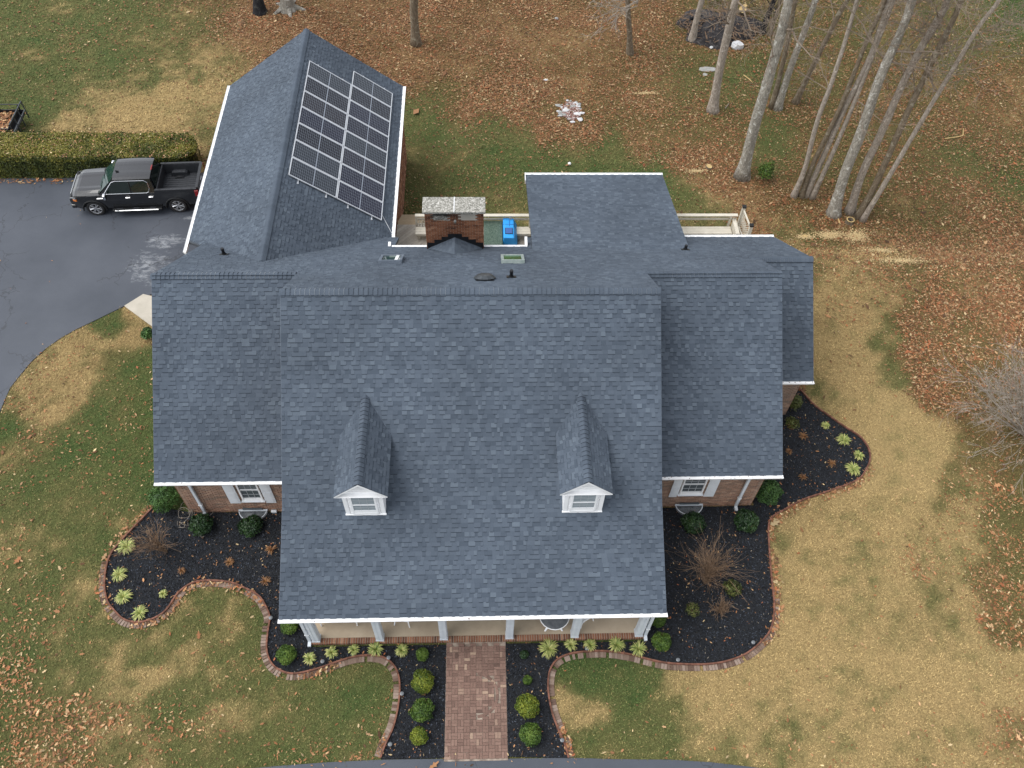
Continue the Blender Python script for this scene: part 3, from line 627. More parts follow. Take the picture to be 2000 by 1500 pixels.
# porch
b = MB(); b.bb(-5.78, 5.36, 9.88, YB - .06, -.05, .15); hp(b.build('porch_floor', M['concrete']))
b = MB(); b.bb(-5.80, 5.38, 9.70, 9.879, -.05, .135); pe = hp(b.build('porch_edge', M['mortar'])); b = MB(); x = -5.79
while x < 5.33:
    b.bb(x, x + .056, 9.688, 9.872, .02, .150 + random.uniform(0, .004), 0, min(1, max(0, random.gauss(.45, .2)))); x += .082
b.build('edge_brick', M['brick'], pe, kind='stuff')
def column(x, y, z0, z1, end=0):
    m = MB(); w = .115; m.bb(x - w, x + w, y - w, y + w, z0, z1); c = hp(m.build('column', M['post_white'], bevel=.006)); m = MB()
    for dx in (-.062, .062): m.bb(x + dx - .042, x + dx + .042, y - w - .012, y - w + .002, z0 + .12, z1 - .1)
    for dy in (-.055, .055):
        for s_ in (-1, 1): m.bb(x + s_ * w - (.012 if s_ < 0 else -.0), x + s_ * w + (.0 if s_ < 0 else .012), y + dy - .04, y + dy + .04, z0 + .12, z1 - .1)
    m.build('column_board', M['post_white'], c); m = MB(); m.bb(x - w - .02, x + w + .02, y - w - .02, y + w + .02, z0 - .004, z0 + .09); m.build('column_base', M['post_white'], c)
for x in (-5.62, -3.50, -1.37, .83, 3.03, 5.20): column(x, 9.86, .15, 2.72)
def downspout(x, y, z0, z1):
    m = MB(); m.bb(x - .05, x + .05, y - .045, y + .04, z0, z1); m.bb(x - .055, x + .055, y - .2, y - .02, z0 - .06, z0 + .03); d = hp(m.build('downspout', M['post_white'], bevel=.01)); m = MB()
    for z in (z0 + .6, z1 - .5): m.bb(x - .07, x + .07, y - .05, y + .045, z, z + .03)
    m.build('strap', M['white'], d)
downspout(-5.84, 9.80, .15, 2.74); downspout(5.43, 9.80, .15, 2.74); downspout(-10.17, 14.63, .12, 2.7); downspout(9.385, 14.63, .12, 2.7)
# windows with shutters
def window(x0, x1, z0, z1, y, nx=4, nz=5, sh=True, parent=None, shut=()):
    m = MB(); f = .055; yo = y - .03
    m.bb(x0, x0 + f, yo, y + .08, z0, z1); m.bb(x1 - f, x1, yo, y + .08, z0, z1); m.bb(x0 + f, x1 - f, yo, y + .08, z0, z0 + f * 1.3); m.bb(x0 + f, x1 - f, yo, y + .08, z1 - f, z1)
    m.bb(x0 + f, x1 - f, yo + .01, y + .05, z0 + f * 1.3 + .001, z0 + f * 1.3 + .10); m.bb(x0 + f, x1 - f, yo + .012, y + .05, (z0 + z1) / 2 - .02, (z0 + z1) / 2 + .02)
    w = hp(m.build('window', M['white'])); m = MB(); m.bb(x0 + f, x1 - f, y + .03, y + .045, z0 + f, z1 - f); m.build('pane', M['curtain'], w); m = MB()
    m.bb(x0 + f, x1 - f, y + .012, y + .018, z0 + f + .1, z1 - f); m.build('glass_pane', M['glass'], w); m = MB()
    for i in range(1, nx): xx = x0 + f + (x1 - x0 - 2 * f) * i / nx; m.bb(xx - .008, xx + .008, y - .001, y + .011, z0 + f + .1, z1 - f)
    for i in range(1, nz): q = z0 + f + .1 + (z1 - z0 - 2 * f - .1) * i / nz; m.bb(x0 + f, x1 - f, y, y + .010, q - .008, q + .008)
    m.build('muntin', M['grid'], w); m = MB(); m.bb(x0 - .05, x1 + .05, y - .07, y + .02, z0 - .05, z0 - .002); m.build('sill', M['white_s'], w)
    return w
window(wl[0], wl[1], .92, 2.50, YW0 - .02, 3, 5); window(wr[0], wr[1], 1.00, 2.50, YW0 - .02, 3, 5)
b = MB()
for x0, x1, z in ((wl[0], wl[1], .82), (wr[0], wr[1], .90)):
    x = x0 - .06
    while x < x1 + .03: b.bb(x, x + .055, YW0 - .05, YW0, z - .08, z + .045, 0, random.random() * .7); x += .066
hp(b.build('sill_brick', M['brick'], kind='stuff'))
for x0, x1, z0 in ((-9.10, -8.72, .74), (-7.83, -7.46, .74), (6.75, 7.06, .82), (8.03, 8.40, .82)):
    m = MB(); m.bb(x0, x1, YW0 - .045, YW0 - .008, z0, 2.55); s = hp(m.build('shutter', M['white_s'], bevel=.004)); 
    for za, zb in ((z0 + .07, z0 + .80), (z0 + .87, 2.48)):
        m = MB(); m.bb(x0 + .05, x1 - .05, YW0 - .054, YW0 - .0455, za, zb); m.bb(x0 + .085, x1 - .085, YW0 - .060, YW0 - .0545, za + .035, zb - .035); m.build('shutter_panel', M['white_s'], s)
b = MB(); b.bb(-7.78, -7.58, 14.60, 14.685, .02, .16); hp(b.build('vent_cover', M['white_s'], bevel=.01))
# window wells
for cx in (-8.42, 7.62):
    m = MB(); n = 16
    arc = [(cx + .50 * math.cos(math.pi + math.pi * i / n), 14.66 + .42 * math.sin(math.pi + math.pi * i / n)) for i in range(n + 1)]
    m.tube([(x, y, .20) for x, y in arc], .018, 6); m.bb(cx - .52, cx + .52, 14.62, 14.68, .16, .22); ww = hp(m.build('window_well', M['post_white']))
    m = MB(); m.poly([(x, y, .06) for x, y in arc]); m.build('well_cover', M['frosted'], ww); m = MB()
    m.bb(cx - .36, cx + .36, 14.645, 14.672, .225, .34); m.build('well_window', M['glass'], ww)
# dormers
def dormer(cx, lab):
    y0 = 12.40; hw = .615; ze = 5.66; zr = 6.40; ow = .80; yo = 12.24; ms = (zr - ze) / ow
    m = MB(); zb = 4.10
    zc = ze + (ow - hw) * ms - .07
    m.poly([(cx - hw, y0, zb), (cx + hw, y0, zb), (cx + hw, y0, zc), (cx, y0, zr - .09), (cx - hw, y0, zc)])
    for s in (-1, 1): m.poly([(cx + s * hw, y0, zb), (cx + s * hw, yfront(zc) + .2, zc + .02), (cx + s * hw, y0, zc)])
    for k in range(4):
        z = 5.62 + k * .13; w_ = min(hw, (zr - .12 - z) / ms * .98)
        if w_ > .05: m.bb(cx - w_, cx + w_, y0 - .012, y0 - .002, z, z + .11)
    d = hp(m.build('dormer', M['white'])); d['label'] = lab
    m = MB()
    for s in (-1, 1):
        m.bb(min(cx + s * hw, cx + s * (hw - .13)), max(cx + s * hw, cx + s * (hw - .13)), y0 - .035, y0 - .004, 4.27, 5.56)
        for k in range(9): m.box((cx + s * (hw - .20), y0 - .02, 4.38 + k * .125), (.05, .014, .052))
    m.bb(cx - hw, cx + hw, y0 - .04, y0 - .006, 5.53, 5.62); m.bb(cx - hw - .02, cx + hw + .02, y0 - .06, y0 - .002, 4.20, 4.30); m.build('corner_trim', M['white'], d, bevel=.003)
    x0, x1, z0, z1 = cx - .40, cx + .40, 4.34, 5.50; y = y0 - .02; f = .06; m = MB()
    m.bb(x0, x0 + f, y - .04, y + .01, z0, z1); m.bb(x1 - f, x1, y - .04, y + .01, z0, z1); m.bb(x0 + f, x1 - f, y - .04, y + .01, z0, z0 + f); m.bb(x0 + f, x1 - f, y - .04, y + .01, z1 - f, z1)
    m.bb(x0 + f, x1 - f, y - .035, y + .005, (z0 + z1) / 2 - .025, (z0 + z1) / 2 + .025); m.bb(x0 + f, x1 - f, y - .03, y + .005, z0 + f + .001, z0 + f + .16); m.build('window_frame', M['white'], d)
    for za, zb2 in ((z0 + f + .16, (z0 + z1) / 2 - .025), ((z0 + z1) / 2 + .025, z1 - f)):
        m = MB(); m.bb(x0 + f, x1 - f, y - .016, y - .010, za, zb2, 0); m.build('pane', M['blind'], d)
        m = MB()
        for i in range(1, 3): xx = x0 + f + (x1 - x0 - 2 * f) * i / 3; m.bb(xx - .007, xx + .007, y - .026, y - .017, za, zb2)
        m.bb(x0 + f, x1 - f, y - .025, y - .0165, (za + zb2) / 2 - .007, (za + zb2) / 2 + .007); m.build('muntin', M['grid'], d)
    # roof of the dormer
    fl = Field(); L = ow / cs(ms)
    ivd = lambda v: [(yo, yfront(ze + v * ms * cs(ms)) + .12)]
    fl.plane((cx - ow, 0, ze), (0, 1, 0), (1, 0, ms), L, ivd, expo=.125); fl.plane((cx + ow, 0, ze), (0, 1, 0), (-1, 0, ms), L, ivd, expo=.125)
    m = MB()
    for s in (-1, 1):
        A = [(cx + s * ow, yo, ze), (cx, yo, zr), (cx, yfront(zr) + .1, zr), (cx + s * ow, yfront(ze) + .1, ze)]
        if s > 0: A = A[::-1]
        m.poly(A); m.poly([(p[0], p[1], p[2] - .05) for p in A[::-1]]); m.poly([(cx + s * ow, yo, ze), (cx + s * ow, yfront(ze), ze), (cx + s * ow, yfront(ze), ze - .05), (cx + s * ow, yo, ze - .05)])
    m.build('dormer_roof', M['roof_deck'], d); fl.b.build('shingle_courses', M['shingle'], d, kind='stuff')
    m = MB()
    for s in (-1, 1): m.poly([(cx + s * ow, yo - .006, ze + .012), (cx, yo - .006, zr + .012), (cx, yo - .006, zr - .075), (cx + s * ow, yo - .006, ze - .05)][::s])
    m.poly([(cx - ow, yo - .004, ze - .05), (cx + ow, yo - .004, ze - .05), (cx + hw, y0, ze - .04), (cx - hw, y0, ze - .04)])
    m.build('gable_trim', M['white'], d)
    m = MB(); yy = y0 - .10
    m.poly([(cx - hw, yy - .12, zfront(yy - .12) + .022), (cx + hw, yy - .12, zfront(yy - .12) + .022), (cx + hw, y0, 4.262), (cx - hw, y0, 4.262)])
    m.poly([(cx - hw, yy - .12, zfront(yy - .12)), (cx + hw, yy - .12, zfront(yy - .12)), (cx + hw, yy - .12, zfront(yy - .12) + .022), (cx - hw, yy - .12, zfront(yy - .12) + .022)]); m.build('flashing', M['metal_flash'], d)
    for ch_p0, ch_p1 in (((cx, yo, zr), (cx, yfront(zr) + .02, zr)),):
        p0 = Vector(ch_p1); p1 = Vector(ch_p0); ms_ = [cap_mesh(ms, ms, .13, .19, t) for t in (.3, .42, .5, .6)]; n = int((p1 - p0).length / .15)
        for i in range(n):
            o = link('ridge_shingle', random.choice(ms_), d); o.location = p1 + (p0 - p1) * (i / n)
    return d
dormer(-3.68, 'left dormer of the two on the front roof slope'); dormer(3.10, 'right dormer of the two on the front roof slope')
# chimney
CX0, CX1, CY0, CY1, CZ1 = -2.12, .07, 23.75, 24.28, 6.30
b = MB(); b.bb(CX0 + .01, CX1 - .01, CY0 + .01, CY1 - .01, -1.6, 5.84); b.bb(CX0 + .01, CX0 + .22, CY0 + .01, CY1 - .01, 5.84, CZ1); b.bb(CX1 - .22, CX1 - .01, CY0 + .01, CY1 - .01, 5.84, CZ1); b.bb(-1.16, -.93, CY0 + .01, CY1 - .01, 5.84, CZ1); b.bb(CX0 + .22, CX1 - .22, CY1 - .12, CY1 - .01, 5.84, CZ1)
ch = hp(b.build('chimney', M['mortar'])); b = MB()
rows = int((CZ1 - 3.4) / .0745)
for r in range(rows):
    z0 = CZ1 - (r + 1) * .0745 + .004; z1 = z0 + .062; u = -.105 * (r % 2)
    while u < CX1 - CX0:
        a, e_ = CX0 + max(u, 0) + .003, CX0 + min(u + .2, CX1 - CX0) - .003; u += .210
        if e_ - a < .03: continue
        if z1 > 5.86 and ((a > CX0 + .20 and e_ < -1.14) or (a > -.95 and e_ < CX1 - .2)): continue
        mid = (a + e_) / 2; dk = .25 * math.exp(-((mid + 1.0) / .3) ** 2) + .35 * (r < 6) * random.random()
        b.bb(a, e_, CY0 - .006 - random.uniform(0, .003), CY0 + .01, z0, z1, 0, min(1, max(0, random.gauss(.5, .17) - dk)))
    for k, yv in enumerate((CY0, CY0 + .21, CY0 + .42)):
        for xs_ in (CX0, CX1):
            b.bb(xs_ - .008, xs_ + .008, yv + .005, min(yv + .20, CY1), z0, z1, 0, random.gauss(.5, .17))
b.build('brick_courses', M['brick'], ch, kind='stuff')
b = MB(); b.bb(-1.90, -1.17, CY0 + .06, CY1 - .1, 5.85, 6.02, 0); b.box((-1.3, CY0 + .05, 5.93), (.12, .05, .09)); b.ico((-1.72, CY0 + .06, 5.94), (.12, .07, .09), 1, jit=.5); b.ico((-1.0, CY0 - .002, 5.80), (.06, .02, .13), 1, jit=.4); b.build('broken_mortar', M['cap'], ch)
b = MB(); b.bb(-.90, -.17, CY0 - .002, CY0 + .05, 5.865, 6.24); b.build('flue_cover', M['concrete_pale'] if 'concrete_pale' in M else M['walk_conc'], ch)
b = MB(); b.bb(-1.85, -1.2, CY0 + .12, CY1 - .13, 6.02, 6.29); b.build('flue_void', M['black'], ch)
for x0, x1 in ((CX0 - .075, -1.03), (-1.005, CX1 + .075)):
    m = MB(); m.bb(x0, x1, CY0 - .13, CY1 + .16, CZ1 + .001, CZ1 + .10); m.build('cap_slab', M['cap'], ch, bevel=.012)
m = MB(); m.bb(-1.031, -1.004, CY0 - .12, CY1 + .15, CZ1 + .05, CZ1 + .115); m.build('mortar_joint', M['white'], ch)
# cricket and stepped flashing
zc = 4.98; yc = yrear(zc); m = MB(); zl = zrear(CY0) - .02
pk = (-1.03, CY0 + .005, zc); bk = (-1.03, yc, zc + .012)
fl = Field()
for s in (-1, 1):
    xe = CX0 if s < 0 else CX1
    A = [(xe, CY0 + .005, zl + .05), pk, bk]; m.poly(A if s < 0 else A[::-1], 0, .6)
cr = m.build('cricket', M['shingle'], ch)
m = MB()
for s in (-1, 1):
    xe = CX0 if s < 0 else CX1; w = (xe + 1.03)
    for k in range(9):
        for r in range(8):
            f0 = k / 9; f1 = (k + .94) / 9; zt = zc - (zc - zl - .05) * (k + .5) / 9
            yv = CY0 - .11 * r; ye = yrear(zt) + .02
            if yv - .11 < ye: continue
            za = zc - (zc - zl - .05) * f0 + .014; zb_ = zc - (zc - zl - .05) * f1 + .010
            m.poly([(-1.03 + w * f0, yv - .105, za), (-1.03 + w * f1, yv - .105, zb_), (-1.03 + w * f1, yv, zb_), (-1.03 + w * f0, yv, za)][::(1 if s < 0 else -1)], 0, random.uniform(.4, .85))
m.build('cricket_shingles', M['shingle'], ch, kind='stuff')
m = MB(); steps = [(0, .27, 5.17), (.27, .52, 5.02), (.52, .80, 4.87), (.80, 1.08, 4.70)]
for s in (-1, 1):
    for a, b2, zt in steps:
        x0, x1 = sorted((-1.025 + s * a, -1.025 + s * min(b2, 1.10))); m.bb(x0, x1, CY0 - .016, CY0 - .0125, zl - .15, zt)
m.bb(CX0 - .01, CX0 - .006, CY0, 24.15, 3.95, 4.6); m.bb(CX1 + .006, CX1 + .01, CY0, 24.15, 3.95, 4.6); m.build('step_flashing', M['black'], ch)
# roof penetrations
def vent_pipe(x, y, z, ln, lean=0):
    m = MB(); m.tube([(x, y, z - .05), (x + lean, y, z + ln)], .055, 12); m.tube([(x + lean, y, z + ln - .09), (x + lean, y, z + ln - .04)], .064, 12); v = hp(m.build('vent_pipe', M['black'], smooth=False))
    m = MB(); n = unit((0, SR, 1)); vv = unit((0, -1, SR)); m.box(np.array([x, y, z]) + n * .024, (.16, .15, .006), (np.array([1., 0, 0]), vv, n)); m.tube([(x, y, z), (x, y, z + .12)], [.11, .06], 12); m.build('vent_boot', M['plastic_black'], v)
vent_pipe(-9.66, 22.90, zrear(22.9), .34); vent_pipe(7.93, 23.50, zrear(23.5), .26); vent_pipe(.98, 19.58, zrear(19.58), .34)
x, y = .09, 19.35; z = zrear(y); n = unit((0, SR, 1)); vv = unit((0, -1, SR)); uu = np.array([1., 0, 0]); O = np.array([x, y, z]) + n * .02
m = MB(); seg = 10
rings = [(.36, -.01), (.37, .02), (.25, .11), (.15, .13), (.0, .135)]
prev = None; k0 = len(m.v)
for r_, h_ in rings:
    for i in range(seg): a = 2 * math.pi * i / seg; p = O + n * (h_ + .03) + (uu * math.cos(a) + vv * math.sin(a)) * max(r_, .001); m.v.append(tuple(p))
for j in range(len(rings) - 1):
    for i in range(seg): a = k0 + j * seg + i; b2 = k0 + j * seg + (i + 1) % seg; m.f.append((a, b2, b2 + seg, a + seg)); m.m.append(0); m.t.append(.5)
tv = hp(m.build('roof_vent', M['metal_dark'], smooth=False)); m = MB(); m.tube([O - n * .01, O + n * .035], [.22, .22], 20); m.box(O, (.30, .30, .006), (uu, vv, n)); m.build('vent_base', M['black'], tv)
def skylight(cx, cy, green):
    m = MB(); z = zrear(cy); O = np.array([cx, cy, z]); hw, hh = .37, .48
    for du, dv, a, b_ in ((0, hh, hw + .05, .05), (0, -hh, hw + .05, .05), (hw, 0, .05, hh - .051), (-hw, 0, .05, hh - .051)): m.box(O + uu * du + vv * dv + n * .07, (a, b_, .07), (uu, vv, n))
    s = hp(m.build('skylight', M['sky_frame'] if green else M['metal_flash'], bevel=.006)); m = MB(); m.box(O + n * .10, (hw - .05, hh - .05, .008), (uu, vv, n)); m.build('skylight_pane', M['sky_glass'] if green else M['wglass'], s)
    if not green:
        m = MB(); m.box(O + uu * .20 + n * .125, (.055, hh - .05, .012), (uu, vv, n)); m.build('blind', M['white'], s)
        m = MB(); m.box(O + uu * .10 + n * .125 - vv * .28, (.20, .03, .012), (uu, vv, n)); m.build('skylight_hood', M['sky_frame'], s)
skylight(-3.28, 21.85, False); skylight(1.12, 21.85, True)
# patio roof posts
for x in (2.2, 5.0, 7.9):
    m = MB(); m.bb(x - .07, x + .07, 28.25, 28.39, .6, 3.15); hp(m.build('patio_post', M['rail']))
m = MB(); m.bb(PX0 + .05, PX1 - .05, 28.24, 28.40, 3.0 - .0, 3.12); hp(m.build('patio_beam', M['rail']))

# ------------------------------------------------------------------ SOLAR PANELS
nS = unit((SG, 0, 1)); dS = unit((1, 0, -SG)); yS = np.array([0, 1., 0])
def solar(col, row, y0, x_top):
    L, Wd = 2.10, 1.055; zt = ZG + SG * (GM - x_top)
    O = np.array([x_top, y0, zt]) + nS * .08 + dS * L / 2 + yS * Wd / 2
    name = ('left column of the array, ' if col == 0 else 'right column of the array, '); N_ = 7 if col == 0 else 8
    ords = ['lowest panel', 'second from the bottom', 'third from the bottom', 'fourth from the bottom', 'fifth from the bottom', 'sixth from the bottom', 'seventh from the bottom', 'topmost panel']
    if row == N_ - 1: od = 'topmost panel'
    else: od = ords[row]
    e = empty('solar_panel', tuple(O), 0, 'black grid solar panel, ' + name + od, 'solar panel', 'solar panels mounted on the garage roof')
    m = MB(); Z3 = np.zeros(3)
    for du, dv, a, b_ in ((0, Wd / 2 - .018, L / 2, .018), (0, -Wd / 2 + .018, L / 2, .018), (L / 2 - .018, 0, .018, Wd / 2 - .036), (-L / 2 + .018, 0, .018, Wd / 2 - .036)): m.box(dS * du + yS * dv, (a, b_, .022), (dS, yS, nS))
    m.build('panel_frame', M['alu'], e); m = MB(); m.box(-nS * .004, (L / 2 - .035, Wd / 2 - .035, .012), (dS, yS, nS)); m.build('backsheet', M['backsheet'], e); m = MB(); tn = random.choice((.05, .2, .45, .55, .7, .85, .3, .6))
    cu = (L / 2 - .06) / 12; cv = (Wd - .09) / 6
    for hf in (-1, 1):
        for i in range(12):
            for j in range(6):
                c = dS * (hf * (.018 + cu * (i + .5))) + yS * (-Wd / 2 + .045 + cv * (j + .5)) + nS * .0095
                a, b_ = cu / 2 - .0042, cv / 2 - .005; m.poly([c - dS * a - yS * b_, c + dS * a - yS * b_, c + dS * a + yS * b_, c - dS * a + yS * b_], 0, tn)
    m.build('solar_cells', M['cell'], e, kind='stuff')
for r in range(7): solar(0, r, 26.62 + r * 1.078, -7.66)
for r in range(8): solar(1, r, 26.62 + r * 1.074, -5.945)
rk = empty('mounting_rail', (-6, 31, 4), 0, 'metal mounting rails and wire running under the solar array', 'rail')
for xr in (-7.3, -6.3, -5.5, -4.6):
    zt = ZG + SG * (GM - xr); m = MB(); a = np.array([xr, 26.42, zt]) + nS * .034 - np.array([-0, 0, 0]); bb_ = a + yS * (8.9 if xr > -5.9 else 7.85)
    m.box((a + bb_) / 2 - np.array([-6, 31, 4]) * 0, (.018, abs(bb_[1] - a[1]) / 2, .012), (dS, yS, nS)); m.box(a - nS * .01 + yS * .04, (.03, .03, .03), (dS, yS, nS)); o = m.build('rail', M['alu']); o.parent = rk; o.matrix_parent_inverse = Matrix.Translation((6, -31, -4))
m = MB(); p1 = np.array([-4.25, 27.0, ZG + SG * (GM + 4.25)]) + nS * .06; p2 = np.array([-3.8, 26.3, ZGE + .03]); p3 = np.array([-3.62, 26.1, ZGE - .05]); m.tube([p1, p2, p3, p3 - np.array([.1, 0, 1.0])], .012, 6); o = m.build('conduit', M['alu']); o.parent = rk; o.matrix_parent_inverse = Matrix.Translation((6, -31, -4))

# ------------------------------------------------------------------ DECK
DZ = .60
deck = empty('wooden_deck', (4, 26.5, 0), 0, 'pale timber deck with built-in bench and rail behind the house', 'deck')
DI = Matrix.Translation((-4, -26.5, 0))
def dk(o): o.parent = deck; o.matrix_parent_inverse = DI; return o
def clip(poly, a, b_, c):
    out = []; n = len(poly)
    for i in range(n):
        p, q = poly[i], poly[(i + 1) % n]; fp = a * p[0] + b_ * p[1] - c; fq = a * q[0] + b_ * q[1] - c
        if fp <= 0: out.append(p)
        if fp * fq < 0: t = fp / (fp - fq); out.append((p[0] + t * (q[0] - p[0]), p[1] + t * (q[1] - p[1])))
    return out
bw = .142; dv = np.array([math.cos(rad(48)), math.sin(rad(48))]); nv = np.array([-dv[1], dv[0]])
def boards(x0, x1, y0, y1):
    cs_ = [nv @ np.array(p) for p in ((x0, y0), (x1, y0), (x1, y1), (x0, y1))]
    k = math.floor(min(cs_) / bw)
    while k * bw < max(cs_):
        a, b_ = k * bw + .004, (k + 1) * bw - .005; k += 1
        pts = [tuple(nv * a - dv * 60), tuple(nv * a + dv * 60), tuple(nv * b_ + dv * 60), tuple(nv * b_ - dv * 60)]
        for cc in ((-1, 0, -x0), (1, 0, x1), (0, -1, -y0), (0, 1, y1)):
            pts = clip(pts, *cc)
            if len(pts) < 3: break
        if len(pts) < 3: continue
        m = MB(); tn = random.random(); A = sum(pts[i][0] * pts[(i + 1) % len(pts)][1] - pts[(i + 1) % len(pts)][0] * pts[i][1] for i in range(len(pts)))
        if A < 0: pts = pts[::-1]
        m.poly([(p[0], p[1], DZ) for p in pts], 0, tn)
        for i in range(len(pts)): p, q = pts[i], pts[(i + 1) % len(pts)]; m.poly([(p[0], p[1], DZ - .03), (q[0], q[1], DZ - .03), (q[0], q[1], DZ), (p[0], p[1], DZ)], 0, tn)
        dk(m.build('deck_board', M['deck']))
boards(-3.88, -2.0, 24.3, 28.95); boards(-2.0, 11.9, 25.5, 28.30)
m = MB(); m.bb(-3.88, 11.9, 24.35, 28.28, DZ - .25, DZ - .035); m.bb(-3.88, -2.95, 28.28, 28.92, DZ - .25, DZ - .035)
for x in (-3.6, -1, 2, 5, 8, 11.7): m.bb(x - .07, x + .07, 28.0, 28.14, -1.9, DZ - .25)
dk(m.build('deck_frame', M['deck']))
for i in range(7):
    m = MB(); m.bb(-3.86, -2.72, 29.0 + i * .27, 29.29 + i * .27, DZ - .14 - .19 * i, DZ - .10 - .19 * i); m.bb(-3.86, -2.72, 29.0 + i * .27, 29.03 + i * .27, DZ - .29 - .19 * i, DZ - .145 - .19 * i); dk(m.build('stair_tread', M['tanwood']))
def bench(x0, x1):
    m = MB()
    for x in np.arange(x0 + .15, x1, 1.3): m.bb(x - .05, x + .05, 27.98, 28.24, DZ, DZ + .41)
    bn = dk(m.build('bench', M['rail']))
    for k in range(3): m = MB(); m.bb(x0, x1, 27.90 + k * .148, 28.04 + k * .148, DZ + .415, DZ + .45); m.build('slat', M['rail'], bn)
    m = MB(); m.bb(x0, x1, 27.88, 27.897, DZ + .33, DZ + .45); m.build('apron', M['rail'], bn)
bench(-2.97, 1.5); bench(1.55, 11.35)
m = MB(); m.bb(-2.97, 11.6, 28.42, 28.58, DZ + .98, DZ + 1.02); dk(m.build('top_rail', M['rail'])); m = MB(); m.bb(-2.97, 11.6, 28.50, 28.54, DZ + .70, DZ + .80); dk(m.build('middle_rail', M['rail']))
for x in (-2.93, -1.2, 1.3, 3.6, 6, 8.5, 11.3): m = MB(); m.bb(x - .045, x + .045, 28.43, 28.52, DZ - .2, DZ + .975); dk(m.build('rail_post', M['rail']))
m = MB()
for i in range(9): m.bb(-2.94 + i * .12, -2.89 + i * .12, 28.455, 28.49, DZ + .1, DZ + .69)
for zq in (.25, .48): m.bb(-2.95, -1.9, 28.45, 28.495, DZ + zq, DZ + zq + .05)
dk(m.build('lattice', M['rail']))
# end screen with two capped posts
pa, pb = np.array([11.84, 28.66]), np.array([11.95, 27.48])
for q in (pa, pb):
    m = MB(); m.bb(q[0] - .07, q[0] + .07, q[1] - .07, q[1] + .07, -1.7, 1.92); po = dk(m.build('screen_post', M['rail'])); m = MB(); m.bb(q[0] - .09, q[0] + .09, q[1] - .09, q[1] + .09, 1.921, 2.0); m.build('post_cap', M['plastic_black'], po, bevel=.01)
dd = (pa - pb); L = np.linalg.norm(dd); dd = np.array([*(dd / L), 0]); nn = np.array([-dd[1], dd[0], 0.]); zz_ = np.array([0, 0, 1.]); c0 = np.array([*((pa + pb) / 2), 0])
m = MB()
for k in range(-9, 10):
    for s in (1, -1):
        a = unit(dd * s + zz_); cc = c0 + zz_ * 1.25 + dd * (k * .13)
        lo = min(.60, (L / 2 - .08 - abs(k * .13)) * 1.41 + .1)
        if lo > .12: m.box(cc + nn * .006 * s, (min(lo, .62), .004, .018), (a, nn, np.cross(a, nn)))
m.box(c0 + zz_ * 1.78, (L / 2 - .07, .03, .04), (dd, nn, zz_)); m.box(c0 + zz_ * .78, (L / 2 - .07, .03, .04), (dd, nn, zz_)); dk(m.build('lattice_screen', M['rail']))
m = MB(); m.poly([(11.40, 28.38, DZ + 1.0), (11.72, 27.95, DZ), (11.40, 27.95, DZ), (11.38, 28.38, DZ)]); m.bb(11.42, 11.50, 27.5, 28.4, DZ, DZ + .78); m.bb(11.38, 11.55, 27.5, 28.42, DZ + .78, DZ + .82); dk(m.build('end_panel', M['rail']))
# blue covered box and green mat
bl = empty('blue_cover', (1.24, 28.0, DZ), 0, 'bright blue zipped cover with a dark-edged clear window, on the rear deck', 'cover')
m = MB(); prof = [(-.27, 0), (.33, 0), (.35, .42), (.20, .80), (-.27, .82), (-.30, .4)]
m.prism(prof, (0, -.72, 0), (0, .55, 0), (1, 0, 0), (0, 0, 1)); o = m.build('cover_shell', M['blue'], bl, bevel=.04)
m = MB(); m.box((-.03, -.30, .822), (.17, .19, .008)); m.build('window_border', M['plastic_black'], bl); m = MB(); m.box((-.03, -.30, .830), (.145, .165, .006)); m.build('clear_window', M['blue_dark'], bl)
m = MB(); m.tube([(.0, .0, .825), (.02, .54, .82)], .008, 5); m.tube([(-.27, .12, .825), (.20, .12, .81), (.35, .12, .42)], .008, 5); m.build('seam', M['blue_dark'], bl)
m = MB(); m.bb(.10, .93, 26.6, 28.55, DZ + .03, DZ + .62); m.build('covered_table', M['mat_green'], bevel=.02, label='dark green speckled cover lying beside the chimney on the deck', cat='table cover')

# ------------------------------------------------------------------ PORCH FURNITURE
tb = empty('patio_table', (2.33, 10.28, .15), 0, 'round glass-topped white plastic table on the right half of the porch', 'table')
m = MB(); m.tube([(0, 0, .70), (0, 0, .725)], .50, 28); m.tube([(0, 0, .725), (0, 0, .735)], .50, 28); m.build('table_top', M['frosted'], tb)
m = MB(); ring = [(.5 * math.cos(a), .5 * math.sin(a), .715) for a in np.linspace(0, 2 * math.pi, 25)]; m.tube(ring, .022, 6, caps=False); m.build('table_rim', M['white'], tb)
m = MB(); m.tube([(0, 0, .1), (0, 0, .69)], .05, 10); m.build('pedestal', M['white'], tb)
for k in range(4):
    a = rad(45 + 90 * k); m = MB(); m.tube([(0, 0, .28), (.14 * math.cos(a), .14 * math.sin(a), .22), (.42 * math.cos(a), .42 * math.sin(a), .02)], [.05, .045, .03], 8); m.build('leg', M['white'], tb)
def chair(loc, rz, lab):
    c = empty('porch_chair', loc, rz, lab, 'chair', 'white chairs on the front porch'); m = MB()
    m.box((0, 0, .42), (.25, .24, .02)); m.build('seat', M['white'], c, bevel=.01)
    for sx in (-1, 1):
        for sy in (-1, 1): m = MB(); m.tube([(sx * .22, sy * .2, .41), (sx * .26, sy * .26, 0)], .022, 8); m.build('leg', M['white'], c)
        m = MB(); m.tube([(sx * .25, .22, .42), (sx * .27, .1, .64), (sx * .27, -.22, .64), (sx * .25, -.24, .40)], .022, 8); m.build('armrest', M['white'], c)
    for k in range(5): m = MB(); m.box((-.19 + k * .095, .27, .68), (.034, .012, .26), (np.array([1, 0, 0.]), unit((0, 1, -.2)), unit((0, .2, 1)))); m.build('slat', M['white'], c)
